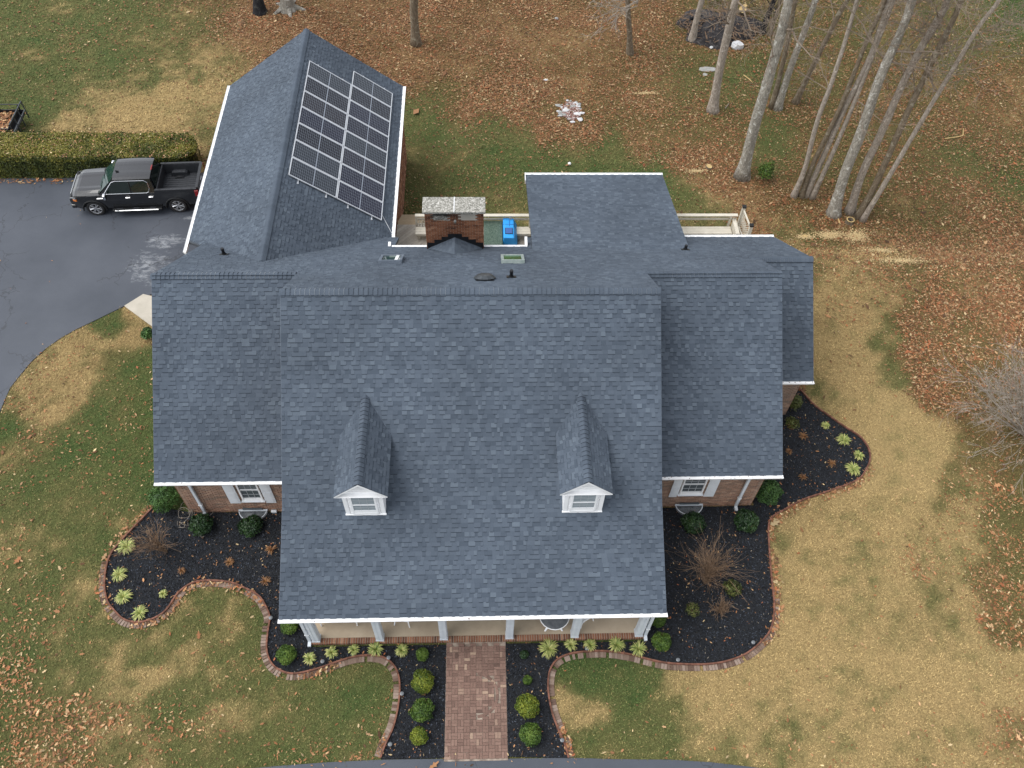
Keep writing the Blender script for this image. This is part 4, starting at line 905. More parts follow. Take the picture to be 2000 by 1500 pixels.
chair((-2.75, 10.5, .15), rad(170), 'white chair with one leg showing, left half of the porch'); chair((3.35, 10.42, .15), rad(120), 'white slatted chair beside the glass-topped table')
bn = empty('porch_bench', (-5.0, 10.5, .15), 0, 'white bench against the left end of the porch', 'bench')
m = MB(); m.box((.1, .0, .42), (.75, .22, .02)); m.build('seat', M['white'], bn)
for sx in (-.5, .7):
    m = MB(); m.tube([(sx, -.2, 0), (sx, -.2, .4)], .025, 8); m.tube([(sx, .2, 0), (sx, .25, .85)], .025, 8); m.build('leg', M['white'], bn)
m = MB(); m.box((.1, .24, .7), (.75, .015, .12)); m.build('backrest', M['white'], bn)

# ------------------------------------------------------------------ BRICK WALK (basket weave with an arc of bricks laid in the middle)
sheet('walk_bed', WALK, .030, M['joint'], .06)
walkb = []
u = .205; nxw = 5
wx0, wx1, wy0, wy1 = -1.28, .69, 6.0, 9.68
cells = []
cx_, cy_, ra, rb = -.28, 7.95, .62, .73
bwid = (wx1 - wx0) / 10
yy = wy0; r = 0
while yy < wy1 - .05:
    for k in range(10):
        xx = wx0 + k * bwid
        if (k + r) % 2 == 0: cells += [(xx + bwid / 2, yy + bwid * .25, bwid / 2, bwid / 4), (xx + bwid / 2, yy + bwid * .75, bwid / 2, bwid / 4)]
        else: cells += [(xx + bwid * .25, yy + bwid / 2, bwid / 4, bwid / 2), (xx + bwid * .75, yy + bwid / 2, bwid / 4, bwid / 2)]
    yy += bwid; r += 1
good = []
for (x, y, hx, hy) in cells:
    if y + hy > wy1 + .02: continue
    d = math.hypot(x - cx_, y - cy_)
    if x > cx_ - .05 and ra - .015 < d < rb + .015: continue
    good.append((x, y, hx - .005, hy - .005, random.gauss(0, .03)))
for k in range(12):
    a = rad(-80 + k * 160 / 11); good.append((cx_ + math.cos(a) * (ra + rb) / 2, cy_ + math.sin(a) * (ra + rb) / 2, .046, .083, a))
good.sort(key=lambda g: g[1])
wk = tag(link('walkway_base', MB().mesh('walkway_base', M['joint'])), kind='structure')
walk = empty('brick_walkway', (0, 0, 0)); tag(walk, kind='structure'); bpy.data.objects.remove(wk)
rest = MB(); pav_m = {}
def paver(mb, x, y, hx, hy, a, z=0.0, tn=.5):
    u_ = np.array([math.cos(a), math.sin(a), 0]); v_ = np.array([-math.sin(a), math.cos(a), 0]); mb.box((x, y, .034 + z), (hx, hy, .022), (u_, v_, np.array([random.gauss(0, .008), random.gauss(0, .008), 1.])), 0, tn, skip=(0,))
for i, (x, y, hx, hy, a) in enumerate(good):
    r = random.random(); tn = min(.85, max(0, random.gauss(.48, .17))) if r < .975 else .97; zr = random.uniform(-.003, .004)
    if i < 300: m = MB(); paver(m, x, y, hx, hy, a, zr, tn); m.build('brick', M['paver'], walk)
    else: paver(rest, x, y, hx, hy, a, zr, tn)
rest.build('brick_paving', M['paver'], walk, kind='stuff')

# ------------------------------------------------------------------ BED EDGING
def resample(path, step):
    P = np.array([p[:2] for p in path]); s = np.concatenate([[0], np.cumsum(np.linalg.norm(np.diff(P, axis=0), axis=1))]); q = np.arange(0, s[-1], step)
    return np.stack([np.interp(q, s, P[:, 0]), np.interp(q, s, P[:, 1])], 1)
eb = []
for t_ in (.05, .3, .5, .7, .95):
    m = MB(); m.box((0, 0, 0), (.088, .044, .03), None, 0, t_); eb.append(m.mesh('brick', M['edge_brick']))
def edging(path, side, lab, skipf):
    e = empty('garden_edging', (0, 0, 0), 0, lab, 'edging'); Q = resample(path, .098); n_ = 0
    rim = MB()
    for i in range(len(Q) - 1):
        d = Q[i + 1] - Q[i]; d = d / (np.linalg.norm(d) + 1e-9); nr = np.array([-d[1], d[0]]) * side
        a = math.atan2(nr[1], nr[0])
        c = (Q[i] + Q[i + 1]) / 2
        rim.box((c[0] + nr[0] * .02, c[1] + nr[1] * .02, .045), (.026, .0485, .06), (np.array([nr[0], nr[1], 0]), np.array([d[0], d[1], 0]), np.array([0, 0, 1.])), 0, random.random())
        if skipf(i / len(Q)) : continue
        if n_ < 290:
            o = link('brick', random.choice(eb), e, (c[0] + nr[0] * .138, c[1] + nr[1] * .138, .008 + random.uniform(-.004, .004)), a + random.gauss(0, .02)); n_ += 1
    rim.build('edging_rim', M['rim'], e, kind='stuff')
edging(LPATH, -1, 'curved brick edging round the black mulch bed on the left', lambda f: f < .12 or random.random() < .12)
edging(RPATH, -1, 'curved brick edging round the black mulch bed on the right', lambda f: f > .50 or (f > .44 and random.random() < .4) or random.random() < .12)

# ------------------------------------------------------------------ SHRUBS AND PLANTS
def leaf_quads(C, N, size, asp=.55, jit=.6, r_=rng, fold=False):
    n = len(C); N = N + r_.normal(0, jit, (n, 3)); N /= np.linalg.norm(N, axis=1)[:, None] + 1e-9
    A = np.cross(N, r_.normal(0, 1, (n, 3))); A /= np.linalg.norm(A, axis=1)[:, None] + 1e-9; B_ = np.cross(N, A)
    s = (size * r_.uniform(.6, 1.3, n))[:, None]
    V = np.stack([C - A * s, C + B_ * s * asp, C + A * s, C - B_ * s * asp], 1).reshape(-1, 3)
    return V, np.arange(n * 4).reshape(n, 4)
def shrub(name, p, r, h, mat, n, leaf, lab, cat='shrub', group=None, lump=.22, stem='twig', flat=.0, tone_mu=.45):
    """irregular crown of single leaves over a woody stem"""
    e = empty(name, (p[0], p[1], .03 if len(p) < 3 else p[2]), random.uniform(0, 6), lab, cat, group)
    d = rng.normal(0, 1, (n, 3)); d[:, 2] = np.abs(d[:, 2]) * 1.0 - .35 * rng.random(n); d /= np.linalg.norm(d, axis=1)[:, None]
    sd_ = rng.integers(0, 900); az_ = np.arctan2(d[:, 1], d[:, 0]); lumps = 1 + lump * (fbm(np.cos(az_) * 2 + d[:, 2] * 2, np.sin(az_) * 2 - d[:, 2], 1.0, int(sd_), 3) - .5) * 2
    rr = rng.random(n) ** .22 * lumps
    C = d * rr[:, None] * np.array([r, r, h * .52]); C[:, 2] += h * .46; C[:, 2] = np.maximum(C[:, 2], .02)
    V, F = leaf_quads(C, d, leaf)
    tn = np.clip(rng.normal(tone_mu, .2, n) + (fbm(C[:, 0], C[:, 1], .25, int(sd_) + 3, 2) - .5) * .9, 0, 1)
    np_mesh('foliage', V, F, M[mat], tone=tn, parent=e)
    m = MB()
    for k in range(7):
        a = random.uniform(0, 6.28); m.tube([(0, 0, 0), (math.cos(a) * r * .3, math.sin(a) * r * .3, h * .4), (math.cos(a) * r * .75, math.sin(a) * r * .75, h * .75)], [.02, .012, .006], 5)
    m.build('stem', M[stem], e); return e
g = lambda x, y: at_z(x, y, .15)
BW = 'round clipped boxwoods in the front beds'
for (x, y, rp, mt, lab) in [
 (561, 1281, 19, 'boxwood', 'round dark green clipped shrub below the left porch corner'),
 (825, 1279, 13, 'boxwood', 'small green ball shrub left of the walk, nearest the porch'),
 (826, 1334, 21, 'boxwood_y', 'yellow-green ball shrub left of the walk, second from the porch'),
 (825, 1389, 21, 'boxwood', 'large green ball shrub left of the walk, third from the porch'),
 (819, 1438, 16, 'boxwood_y', 'yellow-green ball shrub left of the walk, nearest the road'),
 (1291, 1256, 19, 'boxwood', 'round green clipped shrub below the right porch corner'),
 (1024, 1278, 8, 'holly', 'tiny dark shrub right of the walk, nearest the porch'),
 (1030, 1328, 9, 'boxwood', 'small sparse shrub right of the walk, second from the porch'),
 (1030, 1381, 21, 'boxwood_y', 'yellow-topped ball shrub right of the walk, third from the porch'),
 (1037, 1437, 20, 'boxwood', 'bright green ball shrub right of the walk, nearest the road'),
 (566, 1224, 17, 'boxwood', 'green shrub half hidden under the left end of the porch gutter'),
 (1283, 1211, 17, 'boxwood', 'green shrub half hidden under the right end of the porch gutter')]:
    p = g(x, y); shrub('boxwood_shrub', p[:2], rp / 57., rp / 57. * 1.55, mt, int(3200 * (rp / 20.) ** 2) + 300, .026, lab, group=BW, lump=random.uniform(.16, .32))
HG = 'evergreen shrubs along the brick walls'
for (x, y, rp, hh, mt, lf, lab) in [
 (325, 982, 27, .9, 'shrub_g', .035, 'bright green rounded shrub at the left corner of the left wing'),
 (394, 1028, 21, .6, 'holly', .04, 'dark glossy shrub below the left downspout'),
 (490, 1030, 21, .5, 'holly', .04, 'dark low shrub in front of the left window well'),
 (1353, 1025, 22, .6, 'holly', .04, 'dark shrub in front of the right window well'),
 (1456, 1022, 24, .7, 'holly', .04, 'dark glossy shrub below the right downspout'),
 (1496, 970, 25, 1.0, 'shrub_g', .035, 'bright green upright shrub at the right corner of the right wing'),
 (1547, 795, 17, .9, 'olive', .035, 'olive green shrub by the far right wall'),
 (1352, 1192, 14, .35, 'olive', .035, 'small olive shrub in the right bed, beside the porch roof'),
 (1430, 1150, 18, .35, 'olive', .04, 'thin olive shrub mixed with dry stems in the right bed'),
 (290, 655, 14, .5, 'shrub_g', .05, 'leafy green plant beside the concrete path'),
 (1548, 826, 14, .3, 'olive', .04, 'low browning plant behind the rusty tufts, far right wall')]:
    p = g(x, y); sp = .35 if mt == 'olive' and hh < .5 else 1
    shrub('evergreen_shrub', p[:2], rp / 52., hh, mt, int(2600 * (rp / 22.) ** 2 * sp), lf, lab, group=HG, lump=.35)
p = gp(1490, 352); shrub('small_evergreen', p, .40, 1.15, 'boxwood', 1500, .045, 'small feathery evergreen between the tall trunks', cat='evergreen', lump=.7)
def blade_tuft(name, p, r, n, mat, lab, cat, group, wd=.016, hgt=.30, droop=1.0):
    """each plant is a burst of arching blades"""
    ang = rng.uniform(0, 2 * np.pi, n); rr = r * rng.uniform(.55, 1.1, n); hh = hgt * rng.uniform(.55, 1.1, n); V = []; T = []; F = []
    tn0 = rng.normal(.6, .2, n)
    for i in range(n):
        d = np.array([math.cos(ang[i]), math.sin(ang[i]), 0]); s = np.array([-d[1], d[0], 0]); bend = rng.normal(0, .12); k = len(V)
        for j, t_ in enumerate((0, .35, .7, 1.0)):
            c = d * rr[i] * t_ + s * bend * t_ * t_ * r + np.array([0, 0, hh[i] * (1.9 * t_ - 1.5 * t_ * t_ * droop)]); w = wd * (1, 1, .8, .12)[j]
            V += [c - s * w, c + s * w]
        for j in range(3): F.append((k + 2 * j, k + 2 * j + 1, k + 2 * j + 3, k + 2 * j + 2)); T.append(min(1, max(0, tn0[i] + (.15 if j == 2 else -.05))))
    o = np_mesh(name, V, F, M[mat], tone=T); o.location = (p[0], p[1], .03); tag(o, lab, cat, group); return o
LG = 'pale variegated grass tufts in the mulch beds'
LT = [(247, 1067, 20, 'at the left end of the left bed, topmost of five'), (233, 1122, 20, 'in the left bed, second down its outer edge'), (241, 1165, 20, 'in the left bed, third down its outer edge'), (319, 1160, 11, 'small and alone in the middle of the left bed'), (273, 1197, 19, 'at the bottom of the left bed'),
 (605, 1286, 15, 'just right of the round shrub below the left porch corner'), (648, 1274, 15, 'second tuft along the left half of the porch'), (691, 1269, 14, 'third tuft along the left half of the porch'), (734, 1268, 18, 'fourth tuft along the left half, below a porch post'), (785, 1270, 14, 'left of the walk, closest to it on that side'),
 (1072, 1266, 21, 'largest tuft, right of the walk'), (1115, 1259, 15, 'second tuft along the right half of the porch'), (1153, 1259, 14, 'small middle tuft along the right half of the porch'), (1204, 1259, 18, 'fourth tuft along the right half of the porch'), (1247, 1267, 18, 'nearest the round shrub at the right porch corner'),
 (1612, 831, 13, 'small dull tuft highest in the far right bed'), (1648, 859, 20, 'brightest tuft in the far right bed'), (1678, 890, 14, 'dull tuft at the right tip of the far right bed'), (1666, 916, 19, 'lowest tuft in the far right bed')]
for x, y, rp, w in LT:
    p = at_z(x, y, .12); blade_tuft('variegated_grass', p[:2], rp / 63. * random.uniform(.9, 1.1), int(46 + rp * 3.4), 'liriope', 'pale striped grass tuft ' + w, 'ornamental grass', LG)
RG = 'rust-coloured dying plants in the mulch beds'
for x, y, rp, w in [(530, 1073, 13, 'beside the porch roof edge in the left bed'), (448, 1098, 11, 'near the middle of the left bed'), (355, 1115, 9, 'left of centre in the left bed'), (518, 1135, 12, 'by the curve of the edging in the left bed'),
 (1569, 852, 12, 'upper one in the far right bed'), (1541, 882, 9, 'against the right wing roof edge'), (1624, 905, 12, 'in the middle of the far right bed'), (1568, 932, 11, 'lowest one in the far right bed'), (1546, 832, 12, 'below the olive shrub at the far right wall')]:
    p = at_z(x, y, .08); blade_tuft('rusty_plant', p[:2], rp / 56., 46, 'rust', 'rust-coloured dying plant ' + w, 'dying plant', RG, wd=.011, hgt=.2)
def branch(mb, p, d, L, r, depth, spread=.5, nb=3, up=.1, seg=4, bend=.18, rmin=.003):
    pts = [np.array(p, float)]; d = unit(d); rs = [r]
    for i in range(seg):
        d = unit(d + rng.normal(0, bend, 3) + np.array([0, 0, up])); pts.append(pts[-1] + d * L / seg); rs.append(max(r * (1 - .75 * (i + 1) / seg), rmin))
    mb.tube(pts, rs, 6 if r > .04 else (4 if r > .012 else 3), caps=False)
    if depth > 0:
        for k in range(nb):
            i = random.randint(1, seg - (1 if depth > 1 else 0)); dd = unit(pts[i] - pts[i - 1]); nd = unit(dd + rng.normal(0, spread, 3)); branch(mb, pts[i], nd, L * random.uniform(.45, .75), max(rs[i] * .65, rmin), depth - 1, spread, nb, up, seg, bend, rmin)
def dead_shrub(p, r, h, n, depth, mat, lab, lean=(0, 0), name='bare_shrub', rm=.004, z0=.03, base_r=.015, group=None):
    m = MB()
    for k in range(n):
        a = random.uniform(0, 6.28); d = (math.cos(a) * r / h * random.random() + lean[0], math.sin(a) * r / h * random.random() + lean[1], 1)
        branch(m, (random.gauss(0, .03), random.gauss(0, .03), 0), d, h * random.uniform(.7, 1.1), base_r, depth, .45, 3, .02, 4, .12, rm)
    o = m.build(name, M[mat]); o.location = (p[0], p[1], z0); tag(o, lab, 'bare shrub', group); return o
dead_shrub(g(322, 1075), .28, 1.35, 22, 2, 'twig', 'brown leafless upright shrub in the left bed', (-.15, .0), rm=.005)
dead_shrub(g(1378, 1135), .45, 1.5, 46, 2, 'twig', 'large brown tangled shrub in the middle of the right bed', (.0, .12), rm=.0034)
dead_shrub(g(1405, 1190), .5, .5, 24, 2, 'twig', 'low brown twiggy shrub below the tangled one, right bed', rm=.005)
dead_shrub(gp(2000, 850), 3.2, 3.4, 32, 4, 'twig_pale', 'wide pale bare shrub spreading in from the right edge of the photo', (-.32, .15), rm=.0045, base_r=.032)
m = MB()
for k in range(16):
    c = g(372 + random.gauss(0, 12), 1003 + random.gauss(0, 14)); rr_ = random.uniform(.1, .3); t0 = random.uniform(0, 6)
    m.tube([(c[0] + rr_ * math.cos(t0 + a), c[1] + rr_ * math.sin(t0 + a), .06 + .05 * math.sin(a * 3 + k) + .006 * k) for a in np.linspace(0, random.uniform(3, 6), 16)], .008, 4)
tag(m.build('coiled_vines', M['twig_pale']), 'tangle of looping bare vines beside the dark shrub in the left bed', 'vine')
# path lights
PG = 'round solar path lights along the edging'
for x, y, w in [(529, 1207, 'beside the left end of the porch roof'), (630, 1292, 'below the porch, left bed'), (759, 1285, 'on the inner curve left of the walk'), (785, 1355, 'left of the yellow-green ball shrub'), (762, 1454, 'left bed, nearest the road'), (1098, 1446, 'right bed, nearest the road'), (1146, 1267, 'between the small tufts, right bed'), (1324, 1289, 'at the bottom of the right bed'), (1471, 1255, 'on the right curve of the right bed')]:
    p = g(x, y); e = empty('path_light', (p[0], p[1], .03), 0, 'small round path light ' + w, 'path light', PG); m = MB(); m.tube([(0, 0, 0), (0, 0, .12)], .012, 6); m.build('stake', M['plastic_black'], e)
    m = MB(); m.tube([(0, 0, .12), (0, 0, .15), (0, 0, .165)], [.062, .066, .03], 14); m.build('lens', M['frosted'], e)
# mulch chips
def inside_rand(poly, n):
    P = np.array(poly); lo = P.min(0); hi = P.max(0); k = rng.random((n, 2)) * (hi - lo) + lo; return k[in_poly(k[:, 0], k[:, 1], poly)]
cc = np.concatenate([inside_rand(LBED, 52000), inside_rand(RBED, 80000)]); n = len(cc)
C3 = np.stack([cc[:, 0], cc[:, 1], .04 + rng.random(n) * .025], 1); V, F = leaf_quads(C3, np.tile([0, 0, 1.], (n, 1)), .038, .32, .6)
k_ = rng.random(n)[:, None]; base = np.where(k_ < .52, np.array([[.007, .008, .010]]), np.where(k_ < .86, np.array([[.024, .029, .040]]), np.where(k_ < .978, np.array([[.060, .070, .090]]), np.array([[.20, .17, .13]])))) * rng.uniform(.6, 1.4, (n, 1))
tag(np_mesh('mulch_chips', V, F, M['leaf'], col=np.repeat(base, 4, 0)), kind='stuff')

# ------------------------------------------------------------------ GRASS AND LEAF LITTER
def scatter(n, y0, y1):
    y = rng.uniform(y0, y1, n); xc = 2.0; hw_ = 17.5 + (y - 6) * .36; x = xc + rng.uniform(-1, 1, n) * hw_
    return x, y
def open_ground(x, y, pad=EXCL):
    k = np.ones(len(x), bool)
    for pol in pad: k &= ~in_poly(x, y, pol)
    return k
xs_, ys_ = [], []
for n, a, b_ in ((150000, 4.5, 15), (170000, 15, 27), (190000, 27, 52)):
    x, y = scatter(n, a, b_); xs_.append(x); ys_.append(y)
x = np.concatenate(xs_); y = np.concatenate(ys_)
k = open_ground(x, y); x, y = x[k], y[k]
c, lf = lawn_col(x, y); keep = rng.random(len(x)) > lf * .45; x, y, c = x[keep], y[keep], c[keep]; n = len(x)
sz = np.where(y > 27, 1.5, 1.0) * rng.uniform(.7, 1.3, n)
def tuft_mesh(x, y, c, sz, nb=2):
    n = len(x); V = np.zeros((n, nb, 3, 3)); base = np.stack([x, y, terr(x, y)], 1)
    Cc = np.zeros((n, nb, 3, 3))
    for j in range(nb):
        a = rng.uniform(0, 2 * np.pi, n); w = .011 * sz; L = .070 * sz * rng.uniform(.6, 1.2, n); lean = rng.uniform(.5, 1.6, n); off = rng.normal(0, .03, (n, 2))
        b0 = base.copy(); b0[:, :2] += off
        d = np.stack([np.cos(a), np.sin(a), np.zeros(n)], 1); s = np.stack([-np.sin(a), np.cos(a), np.zeros(n)], 1)
        V[:, j, 0] = b0 - s * w[:, None]; V[:, j, 1] = b0 + s * w[:, None]; V[:, j, 2] = b0 + d * (L * lean * .75)[:, None] + np.array([0, 0, 1.]) * (L * .55)[:, None]
        f_ = np.exp(rng.normal(.04, .27, n))[:, None]; dry = (rng.random(n) < .10)[:, None]
        cj = np.where(dry, c * .6 + G_STRAW * .5, c) * f_; Cc[:, j] = cj[:, None, :]
    return V.reshape(-1, 3), np.arange(n * nb * 3).reshape(-1, 3), Cc.reshape(-1, 3)
V, F, Cc = tuft_mesh(x, y, c, sz); tag(np_mesh('lawn_grass', V, F, M['blade'], col=Cc), kind='stuff')
LEAFC = np.array([(.35, .175, .080), (.27, .120, .050), (.165, .078, .034), (.40, .245, .125), (.50, .37, .20), (.32, .11, .045), (.11, .058, .028), (.23, .105, .045)])
def flat_leaves(x, y, z, sx, asp, a, col, tl):
    n = len(x); ca, sa = np.cos(a), np.sin(a); V = np.zeros((n, 4, 3))
    for j, (u, v) in enumerate([(-1, -.1), (.1, .7), (1, .1), (-.1, -.7)]):
        uu_ = u * sx; vv_ = v * sx * asp; V[:, j, 0] = x + uu_ * ca - vv_ * sa; V[:, j, 1] = y + uu_ * sa + vv_ * ca; V[:, j, 2] = z + uu_ * tl[:, 0] * .6 + vv_ * tl[:, 1] * .6 + sx * .3
    k = np.arange(n)[:, None] * 4; return V.reshape(-1, 3), np.concatenate([k + [[0, 2, 1]], k + [[0, 3, 2]]]), np.repeat(col, 4, 0)
def leaves(x, y, z, size, lobed=True, pale=0.0, tint=1.0):
    n = len(x)
    if n == 0: return np.zeros((0, 3)), np.zeros((0, 3), int), np.zeros((0, 3))
    P = [.19, .2, .16, .15, .09, .08, .06, .07]; ci = rng.choice(len(LEAFC), n, p=P); col = LEAFC[ci] * np.exp(rng.normal(0, .18, n))[:, None] * tint
    a = rng.uniform(0, 2 * np.pi, n); sx = size * np.exp(rng.normal(-.1, .36, n)); asp = np.where(rng.random(n) < .16, .3, rng.uniform(.6, .95, n)); tl = rng.normal(0, .35, (n, 2))
    if lobed: U = [(-1, 0), (-.45, .55), (-.2, .28), (.25, .72), (.35, .3), (1, .12), (.85, -.18), (.3, -.3), (.3, -.75), (-.2, -.28), (-.5, -.5)]
    else: return flat_leaves(x, y, z, sx, asp, a, col, tl)
    m_ = len(U); V = np.zeros((n, m_ + 1, 3)); ca, sa = np.cos(a), np.sin(a)
    curl = rng.uniform(-.1, .45, n)
    for j, (u, v) in enumerate([(0, 0)] + U):
        uu_ = u * sx; vv_ = v * sx * asp; V[:, j, 0] = x + uu_ * ca - vv_ * sa; V[:, j, 1] = y + uu_ * sa + vv_ * ca
        V[:, j, 2] = z + uu_ * tl[:, 0] * .5 + vv_ * tl[:, 1] * .5 + curl * sx * (u * u + v * v) * .5 + sx * .25
    F = np.array([(0, 1 + j, 1 + (j + 1) % m_) for j in range(m_)]); F = (F[None] + (np.arange(n) * (m_ + 1))[:, None, None]).reshape(-1, 3)
    return V.reshape(-1, 3), F, np.repeat(col, m_ + 1, 0)
def join(parts):
    Vs, Fs, Cs = [], [], []; o = 0
    for V, F, C_ in parts:
        if len(V) == 0: continue
        Vs.append(V); Fs.append(F + o); Cs.append(C_); o += len(V)
    return np.concatenate(Vs), np.concatenate(Fs), np.concatenate(Cs)
parts = []
x, y = scatter(150000, 4.5, 27); k = open_ground(x, y); x, y = x[k], y[k]; _, lf = lawn_col(x, y)
cl = np.clip((fbm(x, y, 1.3, 77, 4) - .34) * 3.6, .06, 1.3); k = rng.random(len(x)) < np.clip(lf ** 1.3 * cl * 1.5 + .004, 0, 1); x, y = x[k], y[k]; print('near leaves', len(x))
parts.append(leaves(x, y, terr(x, y) + .02, .046, True))
x, y = scatter(640000, 27, 52); k = open_ground(x, y); x, y = x[k], y[k]; _, lf = lawn_col(x, y)
cl = np.clip((fbm(x, y, 2.0, 78, 4) - .3) * 3.2, .35, 1.2); k = rng.random(len(x)) < np.clip(lf ** 1.25 * cl * 1.15 + .003, 0, 1); x, y = x[k], y[k]; print('far leaves', len(x))
parts.append(leaves(x, y, terr(x, y) + .02, .049, False, tint=.72))
x, y = scatter(330000, 15, 27); k = open_ground(x, y); x, y = x[k], y[k]; _, lf = lawn_col(x, y)
cl = np.clip((fbm(x, y, 1.6, 79, 4) - .3) * 3.2, .2, 1.3); k = rng.random(len(x)) < np.clip(lf ** 1.5 * cl * (.12 + .88 * sst(15, 27, y)), 0, 1); x, y = x[k], y[k]; print('mid leaves', len(x))
parts.append(leaves(x, y, terr(x, y) + .02, .046, False, tint=.76))
V, F, Cc = join(parts); tag(np_mesh('leaf_litter', V, F, M['leaf'], col=Cc), kind='stuff')
# leaves on beds, path edges, drive, walk
parts = []
Q = inside_rand(LBED, 1400); Q2 = inside_rand(RBED, 2400); Q = np.concatenate([Q, Q2]); parts.append(leaves(Q[:, 0], Q[:, 1], np.full(len(Q), .07), .032, True))
for path, m_ in ((LPATH, 420), (RPATH, 900)):
    R_ = resample(path, .05); i = rng.integers(0, len(R_), m_ * 2); w_ = vnoise(R_[i][:, 0], R_[i][:, 1], 1.4, 61); i = i[w_ > .5]; q = R_[i] + rng.normal(0, .10, (len(i), 2)); d_ = R_[np.minimum(i + 1, len(R_) - 1)] - R_[i]; d_ /= np.linalg.norm(d_, axis=1)[:, None] + 1e-9
    q = q + np.stack([d_[:, 1], -d_[:, 0]], 1) * .14; parts.append(leaves(q[:, 0], q[:, 1], np.full(len(q), .05), .055, True))
Q = inside_rand(DRIVE, 260); parts.append(leaves(Q[:, 0], Q[:, 1], np.full(len(Q), .03), .05, True))
Q = np.stack([rng.uniform(-12, 12, 60), rng.uniform(5.8, 6.2, 60)], 1); parts.append(leaves(Q[:, 0], Q[:, 1], np.full(60, .04), .055, True))
n = 130; q = np.stack([rng.uniform(-24, -19.5, n), rng.normal(32.55, .10, n)], 1); parts.append(leaves(q[:, 0], q[:, 1], np.full(n, .03), .06, True))
V, F, Cc = join(parts); tag(np_mesh('fallen_leaves', V, F, M['leaf'], col=Cc), kind='stuff')

# ------------------------------------------------------------------ HEDGE
hx0, hx1, hy0, hy1, hh = -32.0, -13.75, 32.72, 34.75, 1.28
he = empty('clipped_hedge', (-20, 33.7, 0), 0, 'long clipped hedge behind the black pickup, top strewn with pale fallen leaves', 'hedge')
n = 80000
face = rng.random(n); X_ = rng.uniform(hx0, hx1, n); t_ = np.where(face < .62, rng.random(n), -1.)
Yh = np.where(face < .62, hy0 + (hy1 - hy0) * rng.random(n), np.where(face < .9, hy0, hy1)); Zh = np.where(face < .62, hh, rng.random(n) * hh)
# round the right end and the top edges
ex = np.clip((X_ - (hx1 - 1.1)) / 1.1, 0, 1); cyh = (hy0 + hy1) / 2; Yh = cyh + (Yh - cyh) * np.sqrt(np.clip(1 - ex ** 2 * .95, .02, 1))
edge = np.abs(Yh - cyh) / ((hy1 - hy0) / 2); Zh = np.where(face < .62, Zh - .16 * np.clip(edge - .7, 0, 1) / .3 * np.clip(edge - .7, 0, 1) / .3 - .25 * ex ** 3, Zh)
bmp = (fbm(X_, Yh + Zh, .7, 91, 3) - .5) * .16; Nn = np.where((face < .62)[:, None], [[0, 0, 1.]], np.where((face < .9)[:, None], [[0, -1., .2]], [[0, 1., .2]]))
C3 = np.stack([X_, Yh, Zh], 1) + Nn * (bmp - .05 * rng.random(n) * 1.5)[:, None]; V, F = leaf_quads(C3, Nn, .038, .6, .7)
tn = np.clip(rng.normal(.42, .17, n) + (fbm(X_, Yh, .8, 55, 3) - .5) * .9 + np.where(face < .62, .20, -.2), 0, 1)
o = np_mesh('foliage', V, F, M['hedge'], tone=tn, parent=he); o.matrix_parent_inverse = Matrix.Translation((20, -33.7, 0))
m = MB(); m.bb(hx0, hx1 - .75, hy0 + .12, hy1 - .12, 0, hh - .12); m.tube([(hx1 - .95, cyh, 0), (hx1 - .95, cyh, hh - .2)], .8, 16)
for xx in np.arange(hx0 + .5, hx1, 1.2): m.tube([(xx, cyh, -.05), (xx, cyh, .5)], .05, 6)
M['hedge_in'] = varied('hedge_twigs', (.012, .013, .006), (.03, .028, .014), 12, .95); o = m.build('stem', M['hedge_in'], he); o.matrix_parent_inverse = Matrix.Translation((20, -33.7, 0))
n = 1900; q = np.stack([rng.uniform(hx0, hx1 - .2, n), rng.uniform(hy0, hy1, n)], 1); V, F, Cc = leaves(q[:, 0], q[:, 1], np.full(n, hh + .02), .032, True); Cc = Cc * 1.15 + .03
tag(np_mesh('leaves_on_hedge', V, F, M['leaf'], col=Cc), kind='stuff')

